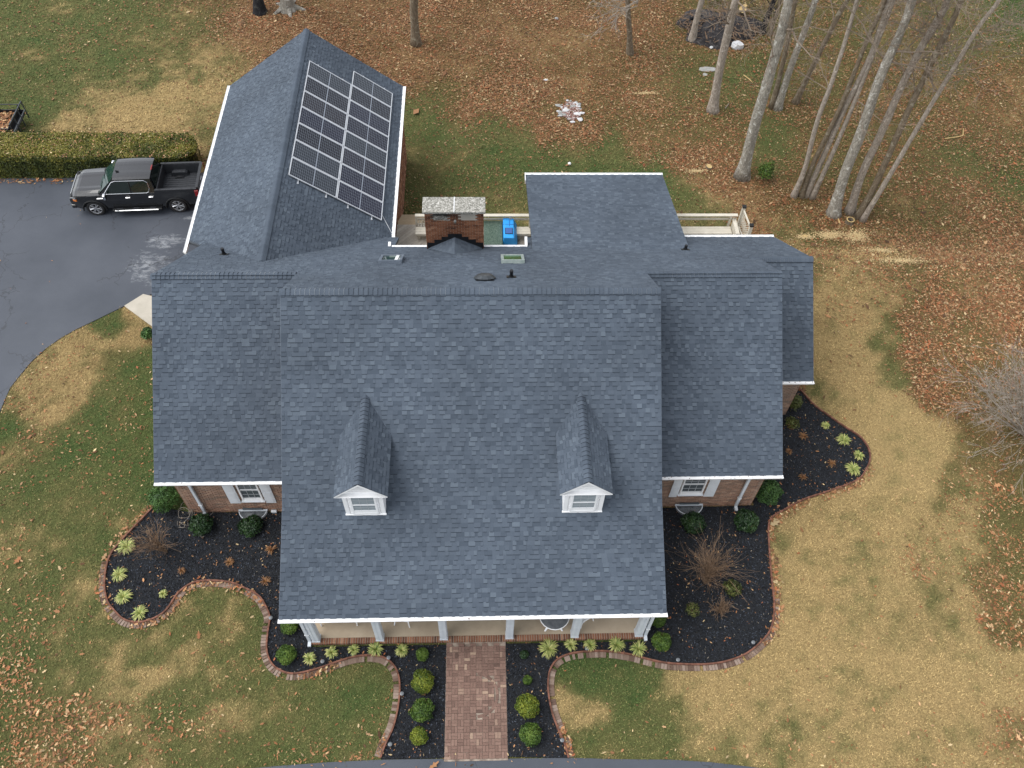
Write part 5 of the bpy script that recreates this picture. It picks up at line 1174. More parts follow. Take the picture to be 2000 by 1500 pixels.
# ------------------------------------------------------------------ TREES
def px_tree(pts, r0, name, mat, lab, top=1.0, nl=10, twigs=True, cat='tree', group='bare trees at the back of the yard', extra=7.0, limb_lo=.45, taper=.55, flare=1.75):
    """trunk through real points: the foot on the ground, the rest above it"""
    base = gp(*pts[0]); P = [base]
    for q in pts[1:]:
        r = ray(*q); r = r / np.linalg.norm(r); w = base - CP; A = np.array([[r @ r, -r[2]], [r[2], -1.]]); s = np.linalg.solve(A, np.array([r @ w, w[2]])); P.append(CP + s[0] * r)
    d = P[-1] - P[0]; d = d / max(d[2], .5); P.append(P[-1] + d * extra * .5 + np.array([random.gauss(0, .25), random.gauss(0, .25), 0])); P.append(P[-1] + d * extra * .5 + np.array([random.gauss(0, .4), random.gauss(0, .4), 0]))
    P[0] = P[0] - np.array([0, 0, .15])
    Q = catmull(P, 5); H = Q[-1][2] - Q[0][2]
    e = empty(name, tuple(base), 0, lab, cat, group); rs = []; m = MB()
    for i, p in enumerate(Q):
        f = (p[2] - Q[0][2]) / H; h_ = p[2] - Q[0][2]; rs.append(r0 * (1 - taper * f) * (1 + (flare - 1) * math.exp(-h_ / .45)))
    nn_ = 14; m.tube([p - base for p in Q], rs, nn_)
    V = np.array(m.v); k = np.arange(len(V)); Vn = V + np.stack([fbm(V[:, 0] * 3 + V[:, 2], V[:, 1] * 3 + k % nn_, 1.0, 5, 2) - .5, fbm(V[:, 1] * 3 + V[:, 2], V[:, 0] * 3, 1.0, 8, 2) - .5, 0 * V[:, 2]], 1) * r0 * .35; m.v = [tuple(v) for v in Vn]
    m.build('trunk', M[mat], e, smooth=True)
    for k in range(nl):
        m = MB(); f = random.uniform(limb_lo, .98); i = min(int(f * (len(Q) - 1)), len(Q) - 2); a = random.uniform(0, 6.28); dd = (math.cos(a), math.sin(a), random.uniform(.2, .9)); branch(m, Q[i] - base, dd, random.uniform(1.6, 3.6) * (1.2 - f * .5), rs[i] * .24, 3, .55, 4, .05, 5, .22, .0062)
        m.build('limb', M['twig_grey'] if mat != 'bark_dark' else M['bark_dark'], e)
    return e
TG = 'bare trees at the back of the yard'
px_tree([(813, 86), (808, 0)], .27, 'bare_tree', 'bark_brown', 'lone brown trunk with a dark split, behind the solar roof', nl=6, extra=9, flare=1.5)
px_tree([(1231, 105), (1229, 60), (1226, 0)], .165, 'bare_tree', 'bark_brown', 'slim greenish trunk with a low side branch, top centre', nl=6, extra=9)
px_tree([(1352, 78), (1360, 40), (1371, 0)], .19, 'bare_tree', 'bark_pink', 'smooth grey-brown trunk in front of the left end of the brush pile', nl=6, extra=9)
px_tree([(1392, 216), (1403, 150), (1420, 70), (1437, 0)], .25, 'bare_tree', 'bark_pink', 'pale trunk crossing in front of the brush pile', nl=6, extra=9)
px_tree([(1488, 64), (1500, 30), (1512, 0)], .16, 'bare_tree', 'bark_dark', 'black wet trunk at the right end of the brush pile', nl=5, extra=9)
px_tree([(1502, 66), (1515, 30), (1524, 0)], .13, 'bare_tree', 'bark_brown', 'thin mossy trunk touching the black trunk', nl=5, extra=9)
px_tree([(1449, 345), (1478, 230), (1508, 130), (1541, 0)], .30, 'bare_tree', 'bark_grey', 'thick lichen-grey trunk left of the small evergreen', nl=6, extra=8)
px_tree([(1508, 210), (1532, 110), (1553, 0)], .15, 'bare_tree', 'bark_brown', 'dark brown trunk right behind the thick lichen-grey one', nl=5, extra=9)
px_tree([(1518, 212), (1545, 130), (1575, 50), (1592, 0)], .20, 'bare_tree', 'bark_grey', 'pale ringed trunk, second of the cluster of three behind', nl=6, extra=9)
px_tree([(1553, 200), (1580, 145), (1620, 65), (1655, 0)], .15, 'bare_tree', 'bark_brown', 'slanting brown trunk, rightmost of the cluster of three behind', nl=5, extra=9)
px_tree([(1550, 383), (1572, 330), (1596, 237), (1625, 160), (1658, 57), (1674, 0)], .13, 'bare_tree', 'bark_pink', 'thin pale trunk, leftmost of the near clump', nl=8, extra=7, limb_lo=.38)
px_tree([(1566, 384), (1584, 330), (1640, 212), (1690, 87), (1728, 0)], .13, 'bare_tree', 'bark_brown', 'thin dark trunk, second from the left of the near clump', nl=8, extra=7, limb_lo=.38)
px_tree([(1574, 382), (1602, 320), (1650, 212), (1702, 105), (1738, 0)], .15, 'bare_tree', 'bark_pink', 'pale trunk, third from the left of the near clump', nl=8, extra=7, limb_lo=.38)
px_tree([(1586, 386), (1618, 318), (1652, 240), (1700, 120), (1745, 0)], .12, 'bare_tree', 'bark_pink', 'thin trunk just left of the big lichened one', nl=8, extra=7, limb_lo=.38)
px_tree([(1628, 418), (1645, 355), (1680, 262), (1724, 140), (1765, 50), (1781, 0)], .27, 'bare_tree', 'bark_grey', 'big white-flecked lichened trunk in the near clump', nl=8, extra=7, limb_lo=.38)
px_tree([(1660, 414), (1682, 345), (1725, 250), (1776, 137), (1832, 37), (1850, 0)], .20, 'bare_tree', 'bark_pink', 'mauve-grey trunk right of the big lichened one', nl=8, extra=7, limb_lo=.38)
px_tree([(1676, 424), (1715, 350), (1770, 225), (1825, 112), (1878, 0)], .165, 'bare_tree', 'bark_brown', 'dark brown trunk, second from the right of the near clump', nl=8, extra=7, limb_lo=.38)
px_tree([(1684, 430), (1726, 362), (1787, 258), (1845, 162), (1910, 55), (1957, -10)], .125, 'bare_tree', 'bark_pink', 'thin leaning trunk, rightmost of the near clump', nl=9, extra=6, limb_lo=.35)
# trunks cut by the top edge
for x, y, r_, mt, lab, ex in [(508, 24, .30, 'bark_dark', 'dark broad trunk at the top edge, left of the solar roof', 7)]:
    px_tree([(x, y), (x - 6, -20)], r_, 'bare_tree', mt, lab, nl=4, extra=ex)
def lump(name, p, r, mat, lab, cat, z=0, jit=.3, sub=2, group=None):
    m = MB(); m.ico((0, 0, 0), r, sub, jit=jit); o = m.build(name, M[mat]); o.location = (p[0], p[1], p[2] + z); return tag(o, lab, cat, group)
# root stump
e = empty('tree_stump', tuple(gp(563, 18)), 0, 'weathered grey stump with roots at the top edge', 'stump'); m = MB(); m.tube([(0, 0, -.1), (0, 0, .3), (.05, 0, .75)], [.62, .42, .36], 12); m.build('trunk', M['bark_stump'], e)
for k in range(5): m = MB(); a = k * 1.25; m.tube([(0, 0, .3), (.5 * math.cos(a), .5 * math.sin(a), .12), (1.0 * math.cos(a), 1.0 * math.sin(a), -.05)], [.18, .14, .07], 7); m.build('root', M['bark_stump'], e)
# brush pile with logs, boulder
bp = gp(1402, 55); bpt = np.array([bp[0], bp[1], bp[2]])
e = empty('brush_pile', tuple(bpt), 0, 'dark heap of ash, twigs and charred branches under the trees', 'brush pile')
n_ = 28; m = MB(); ring0 = len(m.v)
for j in range(7):
    for i in range(n_):
        a = 2 * math.pi * i / n_; rr_ = (1 - j / 7) * (1 + .16 * math.sin(a * 3 + 1) + .1 * math.sin(a * 7)); m.v.append((2.6 * rr_ * math.cos(a), 1.9 * rr_ * math.sin(a), -.05 + .75 * math.sin(j / 7 * 1.4) + .16 * random.random() * (j > 0)))
for j in range(6):
    for i in range(n_): a = j * n_ + i; b2 = j * n_ + (i + 1) % n_; m.f.append((a, b2, b2 + n_, a + n_)); m.m.append(0); m.t.append(.5)
m.f.append(tuple(6 * n_ + i for i in range(n_))); m.m.append(0); m.t.append(.5)
M['ash'] = (lambda t: (t.col(t.ramp(t.noise(5, 7, .8, t.obj(), 1), [(.38, (.007, .007, .009)), (.54, (.028, .024, .024)), (.70, (.16, .15, .145))])), t.fin(.95))[-1])(NT('ash_heap')); m.build('ash_heap', M['ash'], e)
m = MB()
for k in range(330):
    a = random.uniform(0, 6.28); rr_ = random.random() ** .6; p = np.array([2.5 * rr_ * math.cos(a), 1.8 * rr_ * math.sin(a), .75 * (1 - rr_ * .85) + .05]); a2 = random.uniform(0, 6.28); L = random.uniform(.2, .9); d = np.array([math.cos(a2), math.sin(a2), random.uniform(-.15, .25)]) * L; m.tube([p - d / 2, p + rng.normal(0, .04, 3), p + d / 2], random.uniform(.008, .03), 4, tone=random.random())
m.build('twigs', M['twig'], e, kind='stuff')
for k, (dx, dy, L, a2, r_) in enumerate([(-.9, .15, 1.4, .2, .07), (-1.2, .4, 1.2, .35, .09), (-.7, -.1, 1.1, .3, .06), (.4, .5, 1.3, 2.6, .07)]):
    m = MB(); d = np.array([math.cos(a2), math.sin(a2), 0]) * L / 2; p = np.array([dx, dy, .5]); m.tube([p - d, p + d], r_, 9); m.build('branch', M['bark_dark'], e)
def log_round(p, r, L, tilt, lab, cat='log', dark='cutwood', rz=0.):
    e = empty('log_round', (p[0], p[1], p[2]), rz, lab, cat, 'cut log rounds in the yard'); A = unit((math.sin(tilt), 0, math.cos(tilt))); m = MB(); m.tube([-A * L / 2, A * L / 2], r, 14); m.build('bark', M['bark_brown'], e)
    m = MB(); m.tube([A * (L / 2 + .001), A * (L / 2 + .006)], r * .93, 14); m.build('cut_face', M['cutwood'], e); return e
q = gp(1446, 34); log_round(q + np.array([0, 0, .45]), .24, .3, .5, 'large pale cut log on the right side of the brush pile', rz=-1.6)
q = gp(1451, 26); log_round(q + np.array([0, 0, .40]), .15, .25, .2, 'small pale cut log on top of the large one', rz=-1.4)
q = gp(1385, 10); log_round(q + np.array([0, 0, .5]), .20, .4, 1.0, 'split yellow log high on the left of the brush pile', rz=-1.2)
q = gp(1395, 4); log_round(q + np.array([0, 0, .5]), .2, .4, 1.1, 'yellow log behind the split one at the top edge', rz=-1.2)
q = gp(1384, 328); log_round(q + np.array([0, 0, .06]), .17, .12, .15, 'flat log slice lying in the leaves behind the deck')
# hollow stump ring
q = gp(1658, 436); e = empty('hollow_log', tuple(q), 0, 'hollow yellow log ring in front of the near tree clump', 'log'); m = MB(); n_ = 20
for (r_, z_) in ((.20, 0), (.20, .26), (.15, .262), (.14, .02)):
    for i in range(n_): a = 2 * math.pi * i / n_; m.v.append((r_ * math.cos(a), r_ * math.sin(a), z_))
for j in range(3):
    for i in range(n_): a = j * n_ + i; b2 = j * n_ + (i + 1) % n_; m.f.append((a, b2, b2 + n_, a + n_)); m.m.append(0 if j != 1 else 1); m.t.append(.5)
m.build('log_ring', [M['bark_brown'], M['cutwood']], e); m = MB(); m.tube([(0, 0, 0), (0, 0, .10)], .138, 14); m.build('rotten_core', M['bark_dark'], e)
q = gp(1572, 462); lump('small_log', q, (.14, .08, .06), 'cutwood', 'small wood chunk on sawdust beyond the far right roof', 'log', .04)
lump('boulder', gp(1440, 92), (.42, .3, .3), 'stone_w', 'rounded white boulder at the front of the brush pile', 'boulder', .1)
lump('small_rock', gp(1389, 94), (.12, .1, .1), 'stone_w', 'small white rock left of the pale trunk by the brush pile', 'rock', .03)
lump('flat_stone', gp(1383, 136), (.55, .22, .05), 'stone_g', 'flat grey stone half buried in the lawn', 'stone', .02, .5)
lump('flat_stone', gp(1377, 146), (.14, .14, .04), 'stone_g', 'small grey stone just below the flat one', 'stone', .02, .5)
lump('white_ball', gp(1112, 322), (.09, .09, .09), 'white', 'small white ball on the green lawn behind the house', 'ball', .08, 0)
lump('pale_stone', gp(1066, 157), (.13, .08, .05), 'stone_w', 'pale stone in the leaves above the rock ring', 'stone', .03)
lump('pale_stone', gp(1087, 37), (.13, .10, .08), 'stone_g', 'grey stone among leaves at the top centre', 'stone', .03)
# stone fire ring
e = empty('rock_ring', tuple(gp(1115, 218)), 0, 'loose patch of white rocks and reddish gravel in the back yard', 'rock ring')
for k in range(34):
    a = random.choice((random.gauss(.3, .6), random.gauss(3.1, .7), random.uniform(0, 6.28))); rr_ = random.uniform(.45, 1.2); m = MB(); s_ = random.uniform(.6, 1.5); m.ico((.62 * rr_ * math.cos(a), .95 * rr_ * math.sin(a), .04), (random.uniform(.07, .16) * s_, random.uniform(.05, .11) * s_, random.uniform(.03, .07)), 1, jit=.7)
    if True: m.build('rock', M['stone_w' if random.random() < .6 else 'stone_g'], e)
m = MB()
for k in range(700):
    a = random.uniform(0, 6.28); rr_ = random.random() ** .5 * .85; s_ = random.uniform(.012, .035); m.box((.62 * rr_ * math.cos(a), .95 * rr_ * math.sin(a), .02 + random.random() * .03), (s_, s_ * .8, s_ * .6), None, 0, random.random() ** .8)
m.build('gravel', M['gravel'], e, kind='stuff')
def stick(pl_, r_, mat, lab):
    m = MB(); P = [gp(*q) + np.array([0, 0, .05]) for q in pl_]; m.tube(P, [r_] * (len(P) - 1) + [r_ * .5], 6); tag(m.build('fallen_branch', M[mat]), lab, 'branch', 'fallen branches on the ground')
stick([(1845, 272), (1868, 269), (1880, 266), (1881, 252)], .028, 'cutwood', 'pale bent branch lying right of the tree clump')
stick([(1452, 148), (1462, 155), (1470, 163)], .03, 'cutwood', 'straight pale stick between the trees')
stick([(1640, 438), (1636, 428), (1641, 418)], .035, 'cutwood', 'short curved branch beside the hollow log')
stick([(1416, 213), (1420, 208), (1424, 202)], .018, 'twig_pale', 'thin stick on the grass right of the pale trunk')
# low side branch and twig haze
m = MB(); b0 = gp(1231, 105); 
for k in range(7): branch(m, b0 + np.array([0, 0, 3.0 + random.random() * .5]), (-1, random.uniform(-.5, .5), random.uniform(-.15, .2)), 2.0, .03, 3, .5, 3, 0, 4, .2, .007)
o = m.build('low_branch', M['twig_pale']); tag(o, 'spray of fine bare twigs left of the slim trunk, top centre', 'branch')
# sawdust patches
def dust(px, py, rx, ry, n, lab):
    q = gp(px, py); a = rng.uniform(0, 6.28, n); r_ = np.abs(rng.normal(0, .5, n)); x = q[0] + rx * r_ * np.cos(a); y = q[1] + ry * r_ * np.sin(a); C3 = np.stack([x, y, terr(x, y) + .03 + .03 * rng.random(n)], 1); V, F = leaf_quads(C3, np.tile([0, 0, 1.], (n, 1)), .035, .6, .3)
    c = np.array([.52, .39, .20]) * rng.uniform(.7, 1.15, (n, 1)); tag(np_mesh('sawdust', V, F, M['leaf'], col=np.repeat(c, 4, 0)), kind='stuff')
dust(1620, 460, .9, .35, 1300, ''); dust(1672, 462, .8, .6, 1300, ''); dust(1572, 463, .45, .2, 600, ''); dust(1262, 183, .9, .12, 450, ''); dust(1360, 335, .8, .2, 400, ''); dust(1760, 510, 1.6, .5, 900, ''); dust(1720, 490, 1.0, .4, 600, '')
# utility trailer behind the hedge
e = empty('utility_trailer', (-25.0, 36.1, 0), 0, 'black rail utility trailer carrying leaves, behind the hedge at the left edge', 'trailer')
m = MB(); m.bb(-2.2, 1.9, -.95, .95, .45, .50); m.build('trailer_floor', M['black'], e)
m = MB(); m.bb(-2.2, 1.9, .93, .97, .50, .72); m.bb(-2.2, 1.9, -.97, -.93, .50, .72); m.bb(-2.24, -2.2, -.97, .97, .5, .72); m.bb(1.62, 1.66, -.92, .92, .5, .76); m.build('side_panel', M['black'], e)
for x in (-2.1, -1.2, -.2, .75, 1.75):
    for s_ in (-1, 1): m = MB(); m.bb(x - .03, x + .03, s_ * .95 - .03, s_ * .95 + .03, .5, 1.02); m.build('rail_post', M['black'], e)
for s_ in (-1, 1): m = MB(); m.bb(-2.2, 1.9, s_ * .95 - .018, s_ * .95 + .018, 1.02, 1.05); m.build('top_rail', M['metal_dark'], e)
m = MB()
for y in (-.92, -.3, .3, .92): m.bb(2.0, 2.05, y - .02, y + .02, .25, 1.25)
m.bb(2.0, 2.05, -.94, .94, 1.21, 1.26); m.bb(2.0, 2.05, -.94, .94, .75, .78); m.build('ramp_gate', M['metal_dark'], e)
for s_ in (-1, 1): m = MB(); m.tube([(-.2, s_ * 1.0, .33), (-.2, s_ * 1.18, .33)], .33, 18); m.build('wheel', M['tyre'], e)
n = 1500; x = rng.uniform(-2.1, 1.55, n); y = rng.uniform(-.9, .9, n); V, F, Cc = leaves(x, y, .52 + .12 * rng.random(n), .07, True, tint=1.15); o = np_mesh('leaf_load', V, F, M['leaf'], col=Cc, parent=e); o['kind'] = 'stuff'

# ------------------------------------------------------------------ PICKUP TRUCK  (local: +x = nose, +y = far side, z up)
f1 = np.array([-18.07, 30.33]); r1 = np.array([-14.33, 30.53]); hd = unit(f1 - r1); mid = (f1 + r1) / 2; HWd = .99
off = np.array([-hd[1], hd[0]])   # left of heading; the near side faces the camera
near = -1 if off[1] > 0 else 1
cen = mid + (off if off[1] > 0 else -off) * (HWd - .02)
tr = empty('pickup_truck', (cen[0] + .19, cen[1] - .15, .02), math.atan2(hd[1], hd[0]), 'black crew-cab pickup truck with chrome trim parked beside the hedge', 'pickup truck')
AX, RT = 1.87, .405
XF, XB = 2.86, -2.98
def side_poly(step=10):
    """outline of one body side (x,z) with wheel arches"""
    arch = lambda cx: [(cx + .50 * math.cos(a), .40 + .50 * math.sin(a)) for a in np.linspace(0, math.pi, step)]
    pts = [(XF - .02, .50)]; pts += [(AX + .52, .42)] + arch(AX) + [(AX - .52, .42), (-AX + .52, .42)] + arch(-AX) + [(-AX - .52, .45), (XB, .55)]
    pts += [(XB - .01, .95), (XB + .02, 1.36), (-1.06, 1.34), (-1.04, 1.22), (.4, 1.20), (1.35, 1.19), (1.9, 1.16), (2.55, 1.10), (2.83, 1.0), (XF, .85)]
    return pts
for s in (-1, 1):
    P = side_poly(); m = MB(); yo = s * HWd; n = len(P)
    def yy_(x, z):   # gentle tumble and nose taper
        return s * (HWd - .05 * max(0, (z - .95)) / .4 - .10 * max(0, (x - 2.3)) ** 2 / .3 - .03 * max(0, .6 - z) / .2 - .04 * max(0, -x - 2.6))
    o_ = [(x, yy_(x, z), z) for x, z in P]; i_ = [(x, yy_(x, z) - s * .06, z) for x, z in P]
    m.poly(o_ if s > 0 else o_[::-1]); m.poly(i_[::-1] if s > 0 else i_)
    for i in range(n): j = (i + 1) % n; q = [o_[i], i_[i], i_[j], o_[j]]; m.poly(q if s > 0 else q[::-1])
    bd = m.build('body_side', M['paint'], tr)
    for cx in (AX, -AX):
        m = MB(); A = [(cx + .52 * math.cos(a), s * (HWd + .012), .40 + .52 * math.sin(a)) for a in np.linspace(-.1, math.pi + .1, 14)]; m.tube(A, .032, 6); m.build('fender_flare', M['plastic_black'], tr)
        m = MB(); A = [(cx + .49 * math.cos(a), s * (HWd - .10), .40 + .49 * math.sin(a)) for a in np.linspace(0, math.pi, 12)]
        for i in range(len(A) - 1):
            p, q = A[i], A[i + 1]; m.poly([p, q, (q[0], s * .45, q[2]), (p[0], s * .45, p[2])])
        m.poly([(a[0], s * .45, a[2]) for a in A]); m.build('wheel_well', M['black'], tr)
    # doors: thin proud skins with visible gaps
    for (xa, xb, nm) in ((1.22, .06, 'door'), (.04, -.98, 'door')):
        m = MB(); zs = [(.52, .0), (.95, 0), (1.17, .0)]; 
        pts = [(xa - .03, .52), (xa, .95), (xa, 1.185), (xb, 1.20), (xb, .62 if xb < -.5 else .52), (xb + (.1 if xb < -.5 else 0), .52)]
        o2 = [(x, yy_(x, z) + s * .010, z) for x, z in pts]; m.poly(o2 if s > 0 else o2[::-1]); i2 = [(x, yy_(x, z), z) for x, z in pts]
        for i in range(len(pts)): j = (i + 1) % len(pts); m.poly([o2[i], i2[i], i2[j], o2[j]])
        dr = m.build('door', M['paint'], tr); m = MB(); hx = xb + .13; m.tube([(hx - .09, yy_(hx, 1.0) + s * .035, 1.045), (hx, yy_(hx, 1.0) + s * .045, 1.05), (hx + .10, yy_(hx, 1.0) + s * .035, 1.045)], .020, 7); m.build('handle', M['chrome'], dr)
        m = MB(); m.box(((xa + xb) / 2 - .05, s * (HWd + .006), .60), (.42, .012, .035)); m.build('door_moulding', M['plastic_black'], dr)
    m = MB(); m.tube([(1.58, s * (HWd + .005), 1.03), (1.44, s * (HWd + .008), 1.035), (1.32, s * (HWd + .005), 1.035)], .022, 6); m.build('fender_badge', M['chrome'], tr)
    # side step
    m = MB(); m.box((-.05, s * (HWd + .06), .40), (1.12, .085, .030)); stp = m.build('side_step', M['plastic_black'], tr, bevel=.02); m = MB(); m.tube([(-1.0, s * (HWd + .145), .385), (.95, s * (HWd + .145), .385)], .024, 8); m.build('chrome_bar', M['chrome'], stp)
    for x in (-.75, 0, .75): m = MB(); m.box((x, s * (HWd + .055), .436), (.13, .06, .006)); m.build('step_pad', M['bedliner'], stp)
    # lights
    m = MB(); m.box((2.66, s * .875, .985), (.15, .055, .085), (unit((1, -.45 * s, 0)), unit((.45 * s, 1, 0)), np.array([0, 0, 1.]))); m.build('headlight', M['frosted'], tr, bevel=.015); m = MB(); m.box((2.60, s * .945, .945), (.09, .025, .05), (unit((1, -.35 * s, 0)), unit((.35 * s, 1, 0)), np.array([0, 0, 1.]))); m.build('turn_signal', M['amber'], tr, bevel=.01)
    m = MB(); m.box((XB + .06, s * (HWd - .045), 1.12), (.085, .045, .17)); m.build('tail_light', M['red'], tr, bevel=.015)
    # mirrors
    m = MB(); m.box((1.14, s * (HWd + .15), 1.26), (.06, .10, .13)); mi = m.build('mirror', M['chrome'], tr, bevel=.03); m = MB(); m.tube([(1.17, s * (HWd - .06), 1.17), (1.15, s * (HWd + .08), 1.18)], .028, 7); m.build('mirror_arm', M['plastic_black'], mi); m = MB(); m.box((1.075, s * (HWd + .15), 1.26), (.006, .08, .11)); m.build('mirror_glass', M['cglass'], mi)
# hood
m = MB(); nx_, ny_ = 10, 12; grid = []
for i in range(nx_ + 1):
    x = 1.38 + (2.72 - 1.38) * i / nx_; row = []
    for j in range(ny_ + 1):
        v = -1 + 2 * j / ny_; hwid = .93 - .10 * max(0, x - 2.2) ** 2 / .3; z = 1.24 - .045 * (x - 1.06) / 1.66 - .05 * abs(v) ** 5 - .07 * max(0, (x - 2.45) / .27) ** 2 + (.025 if .42 < abs(v) < .72 else 0) * (1 - .5 * (x - 1.06) / 1.6)
        row.append((x, v * hwid, z))
    grid.append(row)
for i in range(nx_):
    for j in range(ny_): m.poly([grid[i][j], grid[i + 1][j], grid[i + 1][j + 1], grid[i][j + 1]])
for i in range(nx_):
    for j in (0, ny_): p, q = grid[i][j], grid[i + 1][j]; m.poly([p, q, (q[0], q[1], 1.05), (p[0], p[1], 1.05)])
m.build('hood', M['paint'], tr, smooth=False)
m = MB()
for k in range(ny_): pass
m.bb(2.70, 2.80, -.86, .86, .62, 1.12); gr = m.build('grille', M['plastic_black'], tr, bevel=.03)
for z in (.78, .88, .98): m = MB(); m.bb(2.795, 2.825, -.62, .62, z, z + .035); m.build('grille_bar', M['chrome'], gr)
m = MB(); m.tube([(2.80, -.66, .72), (2.80, -.66, 1.10), (2.79, .66, 1.10), (2.80, .66, .72), (2.80, -.66, .72)], .025, 6); m.build('grille_surround', M['chrome'], gr)
m = MB(); m.bb(2.66, 2.90, -.93, .93, .44, .66); m.build('front_bumper', M['paint'], tr, bevel=.05); m = MB(); m.bb(2.88, 2.915, -.80, .80, .53, .60); m.build('bumper_trim', M['chrome'], tr, bevel=.01)
# greenhouse
zt_ = 1.90; xa, xb_, xc, xd = 1.44, .70, -.98, -1.10    # base of windshield, roof front, roof rear, base of rear glass
yb_, yt = .91, .74
R = lambda x, y, z: (x, y, z)
m = MB(); nx_, ny_ = 8, 10; gr_ = []
for i in range(nx_ + 1):
    x = xb_ + (xc - xb_) * i / nx_; gr_.append([(x, v * yt, zt_ + .02 - .045 * abs(v) ** 4 - .02 * ((2 * i / nx_ - 1) ** 2) + (.006 if .35 < abs(v) < .8 else 0)) for v in np.linspace(-1, 1, ny_ + 1)])
for i in range(nx_):
    for j in range(ny_): m.poly([gr_[i][j], gr_[i][j + 1], gr_[i + 1][j + 1], gr_[i + 1][j]])
ring = [(xb_, -yt), (xb_, yt), (xc, yt), (xc, -yt)]
for i in range(4): p, q = ring[i], ring[(i + 1) % 4]; m.poly([(p[0], p[1], zt_ - .045), (q[0], q[1], zt_ - .045), (q[0], q[1], zt_ - .02), (p[0], p[1], zt_ - .02)])
m.build('cab_roof', M['paint'], tr)
m = MB(); m.poly([(xa, -yb_ + .06, 1.24), (xa, yb_ - .06, 1.24), (xb_, yt - .03, zt_ - .005), (xb_, -yt + .03, zt_ - .005)]); m.poly([(xa + .01, -.5, 1.236), (xa + .01, .5, 1.236), (xa + .06, .5, 1.236), (xa + .06, -.5, 1.236)]); m.build('windshield', M['wglass'], tr)
m = MB(); m.bb(1.36, 1.50, -.86, .86, 1.20, 1.235); m.build('cowl', M['plastic_black'], tr)
for y0, y1 in ((-.75, -.05), (0.05, .70)): m = MB(); m.tube([(1.46, y0, 1.25), (1.36, y1, 1.32)], .012, 5); m.build('wiper', M['plastic_black'], tr)
m = MB(); m.poly([(xd, -.70, 1.30), (xc - .015, -.60, zt_ - .08), (xc - .015, .60, zt_ - .08), (xd, .70, 1.30)]); m.build('rear_window', M['cglass'], tr)
m = MB(); m.poly([(xd + .01, -yb_, 1.15), (xc, -yt, zt_ - .02), (xc, yt, zt_ - .02), (xd + .01, yb_, 1.15)]); m.bb(xd + .005, xd + .06, -.9, .9, .62, 1.2); m.build('cab_back', M['paint'], tr)
m = MB(); m.box((xc + .02, 0, zt_ + .002), (.025, .17, .012)); m.build('brake_light', M['red'], tr); m = MB(); m.box((.52, -.22 * near * -1, zt_ + .045), (.07, .018, .03), (unit((1, 0, .3)), np.array([0, 1., 0]), unit((-.3, 0, 1)))); m.build('antenna_fin', M['plastic_black'], tr)
for s in (-1, 1):
    # pillar frame as body, with glass let in and chrome surround
    L3 = lambda x, z: (x, s * (yb_ + .03 - (yb_ + .03 - yt) * (z - 1.18) / (zt_ - .03 - 1.18)), z)
    fr = [(xa + .02, 1.19), (xb_ + .02, zt_ - .03), (xc, zt_ - .03), (xd + .0, 1.19)]; m = MB(); q = [L3(*p) for p in fr]; m.poly(q if s < 0 else q[::-1]); m.build('window_frame', M['paint'], tr)
    gl = [(1.22, 1.235), (.74, 1.78), (.56, 1.825), (-.70, 1.815), (-.84, 1.72), (-.87, 1.45), (-.80, 1.28), (-.70, 1.235)]
    o3 = [np.array(L3(*p)) + np.array([0, s * .008, 0]) for p in gl]; m = MB(); m.poly(o3 if s < 0 else o3[::-1]); m.build('side_window', M['cglass'], tr)
    m = MB(); cc_ = [p + np.array([0, s * .008, 0]) for p in o3]; m.tube(cc_ + [cc_[0]], .014, 6); m.build('chrome_surround', M['chrome'], tr)
    m = MB(); a_, b_ = np.array(L3(.0, 1.235)), np.array(L3(-.02, 1.82)); m.tube([a_ + np.array([0, s * .012, 0]), b_ + np.array([0, s * .012, 0])], .022, 4); m.build('pillar', M['plastic_black'], tr)
# bed
m = MB(); m.bb(XB + .10, -1.10, -.82, .82, .78, .82)
for k in range(12): y = -.76 + k * .138; m.bb(XB + .12, -1.12, y - .03, y + .03, .82, .835)
m.build('bed_floor', M['bedliner'], tr)
m = MB()
for s in (-1, 1): m.bb(XB + .1, -1.1, min(s * .83, s * .90), max(s * .83, s * .90), .80, 1.345)
m.bb(-1.17, -1.11, -.88, .88, .80, 1.33); m.build('bed_wall', M['bedliner'], tr)
for s in (-1, 1):
    m = MB(); pr = [(-.42, 0), (-.36, .17), (-.28, .22), (.28, .22), (.36, .17), (.42, 0)]
    A = [(-AX + x, min(s * .62, s * .83), .82 + z) for x, z in pr]; B_ = [(-AX + x, max(s * .62, s * .83), .82 + z) for x, z in pr]
    m.poly(A); m.poly(B_[::-1])
    for i in range(5): m.poly([A[i], B_[i], B_[i + 1], A[i + 1]])
    m.build('wheel_house', M['bedliner'], tr)
    m = MB(); m.bb(XB + .03, -1.08, min(s * .85, s * .955), max(s * .85, s * .955), 1.345, 1.385); m.build('bed_rail', M['bedliner'], tr, bevel=.012)
    for x in (XB + .25, -1.3): m = MB(); m.bb(x - .05, x + .05, min(s * .88, s * .93), max(s * .88, s * .93), 1.386, 1.39); m.build('stake_pocket', M['black'], tr)
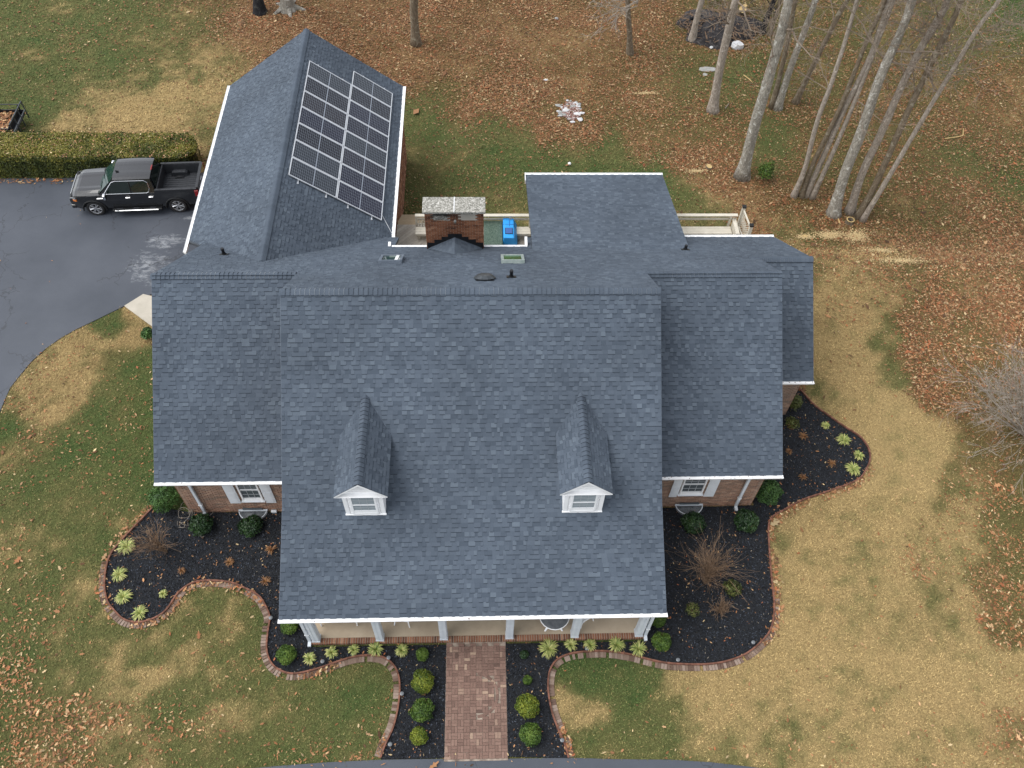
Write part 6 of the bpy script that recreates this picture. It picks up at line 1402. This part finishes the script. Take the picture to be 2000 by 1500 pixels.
m = MB(); m.bb(XB - .02, XB + .06, -.86, .86, .62, 1.37); tg = m.build('tailgate', M['paint'], tr, bevel=.015); m = MB(); m.bb(XB - .03, XB + .10, -.86, .86, 1.371, 1.395); m.build('tailgate_cap', M['bedliner'], tg); m = MB(); m.bb(XB - .035, XB - .019, -.14, .14, 1.12, 1.2); m.build('handle', M['chrome'], tg)
m = MB(); m.bb(XB - .16, XB + .05, -.94, .94, .48, .64); m.build('rear_bumper', M['chrome'], tr, bevel=.03)
m = MB(); m.bb(XB + .1, XF - .2, -.85, .85, .42, .62); m.bb(-1.05, 1.05, -.88, .88, .62, 1.18); m.build('underbody', M['black'], tr)
m = MB(); m.bb(-.6, 1.2, -.7, .7, 1.15, 1.3); m.build('cab_interior', M['black'], tr)
# wheels
def wheel(x, s):
    w = empty('wheel', (x, s * (HWd - .13), RT)); w.parent = tr; m = MB(); W2 = .135; n_ = 36
    prof = [(.285, -W2 + .02), (.33, -W2), (.385, -W2 + .015), (RT, -W2 + .05), (RT, W2 - .05), (.385, W2 - .015), (.33, W2), (.285, W2 - .02)]
    for i in range(n_):
        a = 2 * math.pi * i / n_
        for r_, y in prof: m.v.append((r_ * math.cos(a), y, r_ * math.sin(a)))
    k = len(prof)
    for i in range(n_):
        for j in range(k - 1): a, b2 = i * k + j, ((i + 1) % n_) * k + j; m.f.append((a, a + 1, b2 + 1, b2)); m.m.append(0); m.t.append(.5)
    m.build('tyre', M['tyre'], w, smooth=True); m = MB(); yf = s * (W2 - .04)
    m.tube([(0, s * -.06, 0), (0, s * (W2 - .10), 0)], .27, 28); m.build('hub', M['black'], w); m = MB()
    ringp = [(.275 * math.cos(a), yf, .275 * math.sin(a)) for a in np.linspace(0, 2 * math.pi, 33)]; m.tube(ringp, .017, 6, caps=False)
    for i in range(6):
        for dlt in (-.13, .13):
            a = 2 * math.pi * i / 6 + dlt; a2 = 2 * math.pi * i / 6 + dlt * 1.5; m.tube([(.05 * math.cos(a), yf - s * .02, .05 * math.sin(a)), (.16 * math.cos(a), yf, .16 * math.sin(a)), (.27 * math.cos(a2), yf, .27 * math.sin(a2))], [.026, .022, .026], 5)
    m.tube([(0, yf - s * .04, 0), (0, yf + s * .012, 0)], .065, 14); m.build('rim', M['rim_m'], w)
for x in (AX, -AX):
    for s in (-1, 1): wheel(x, s)
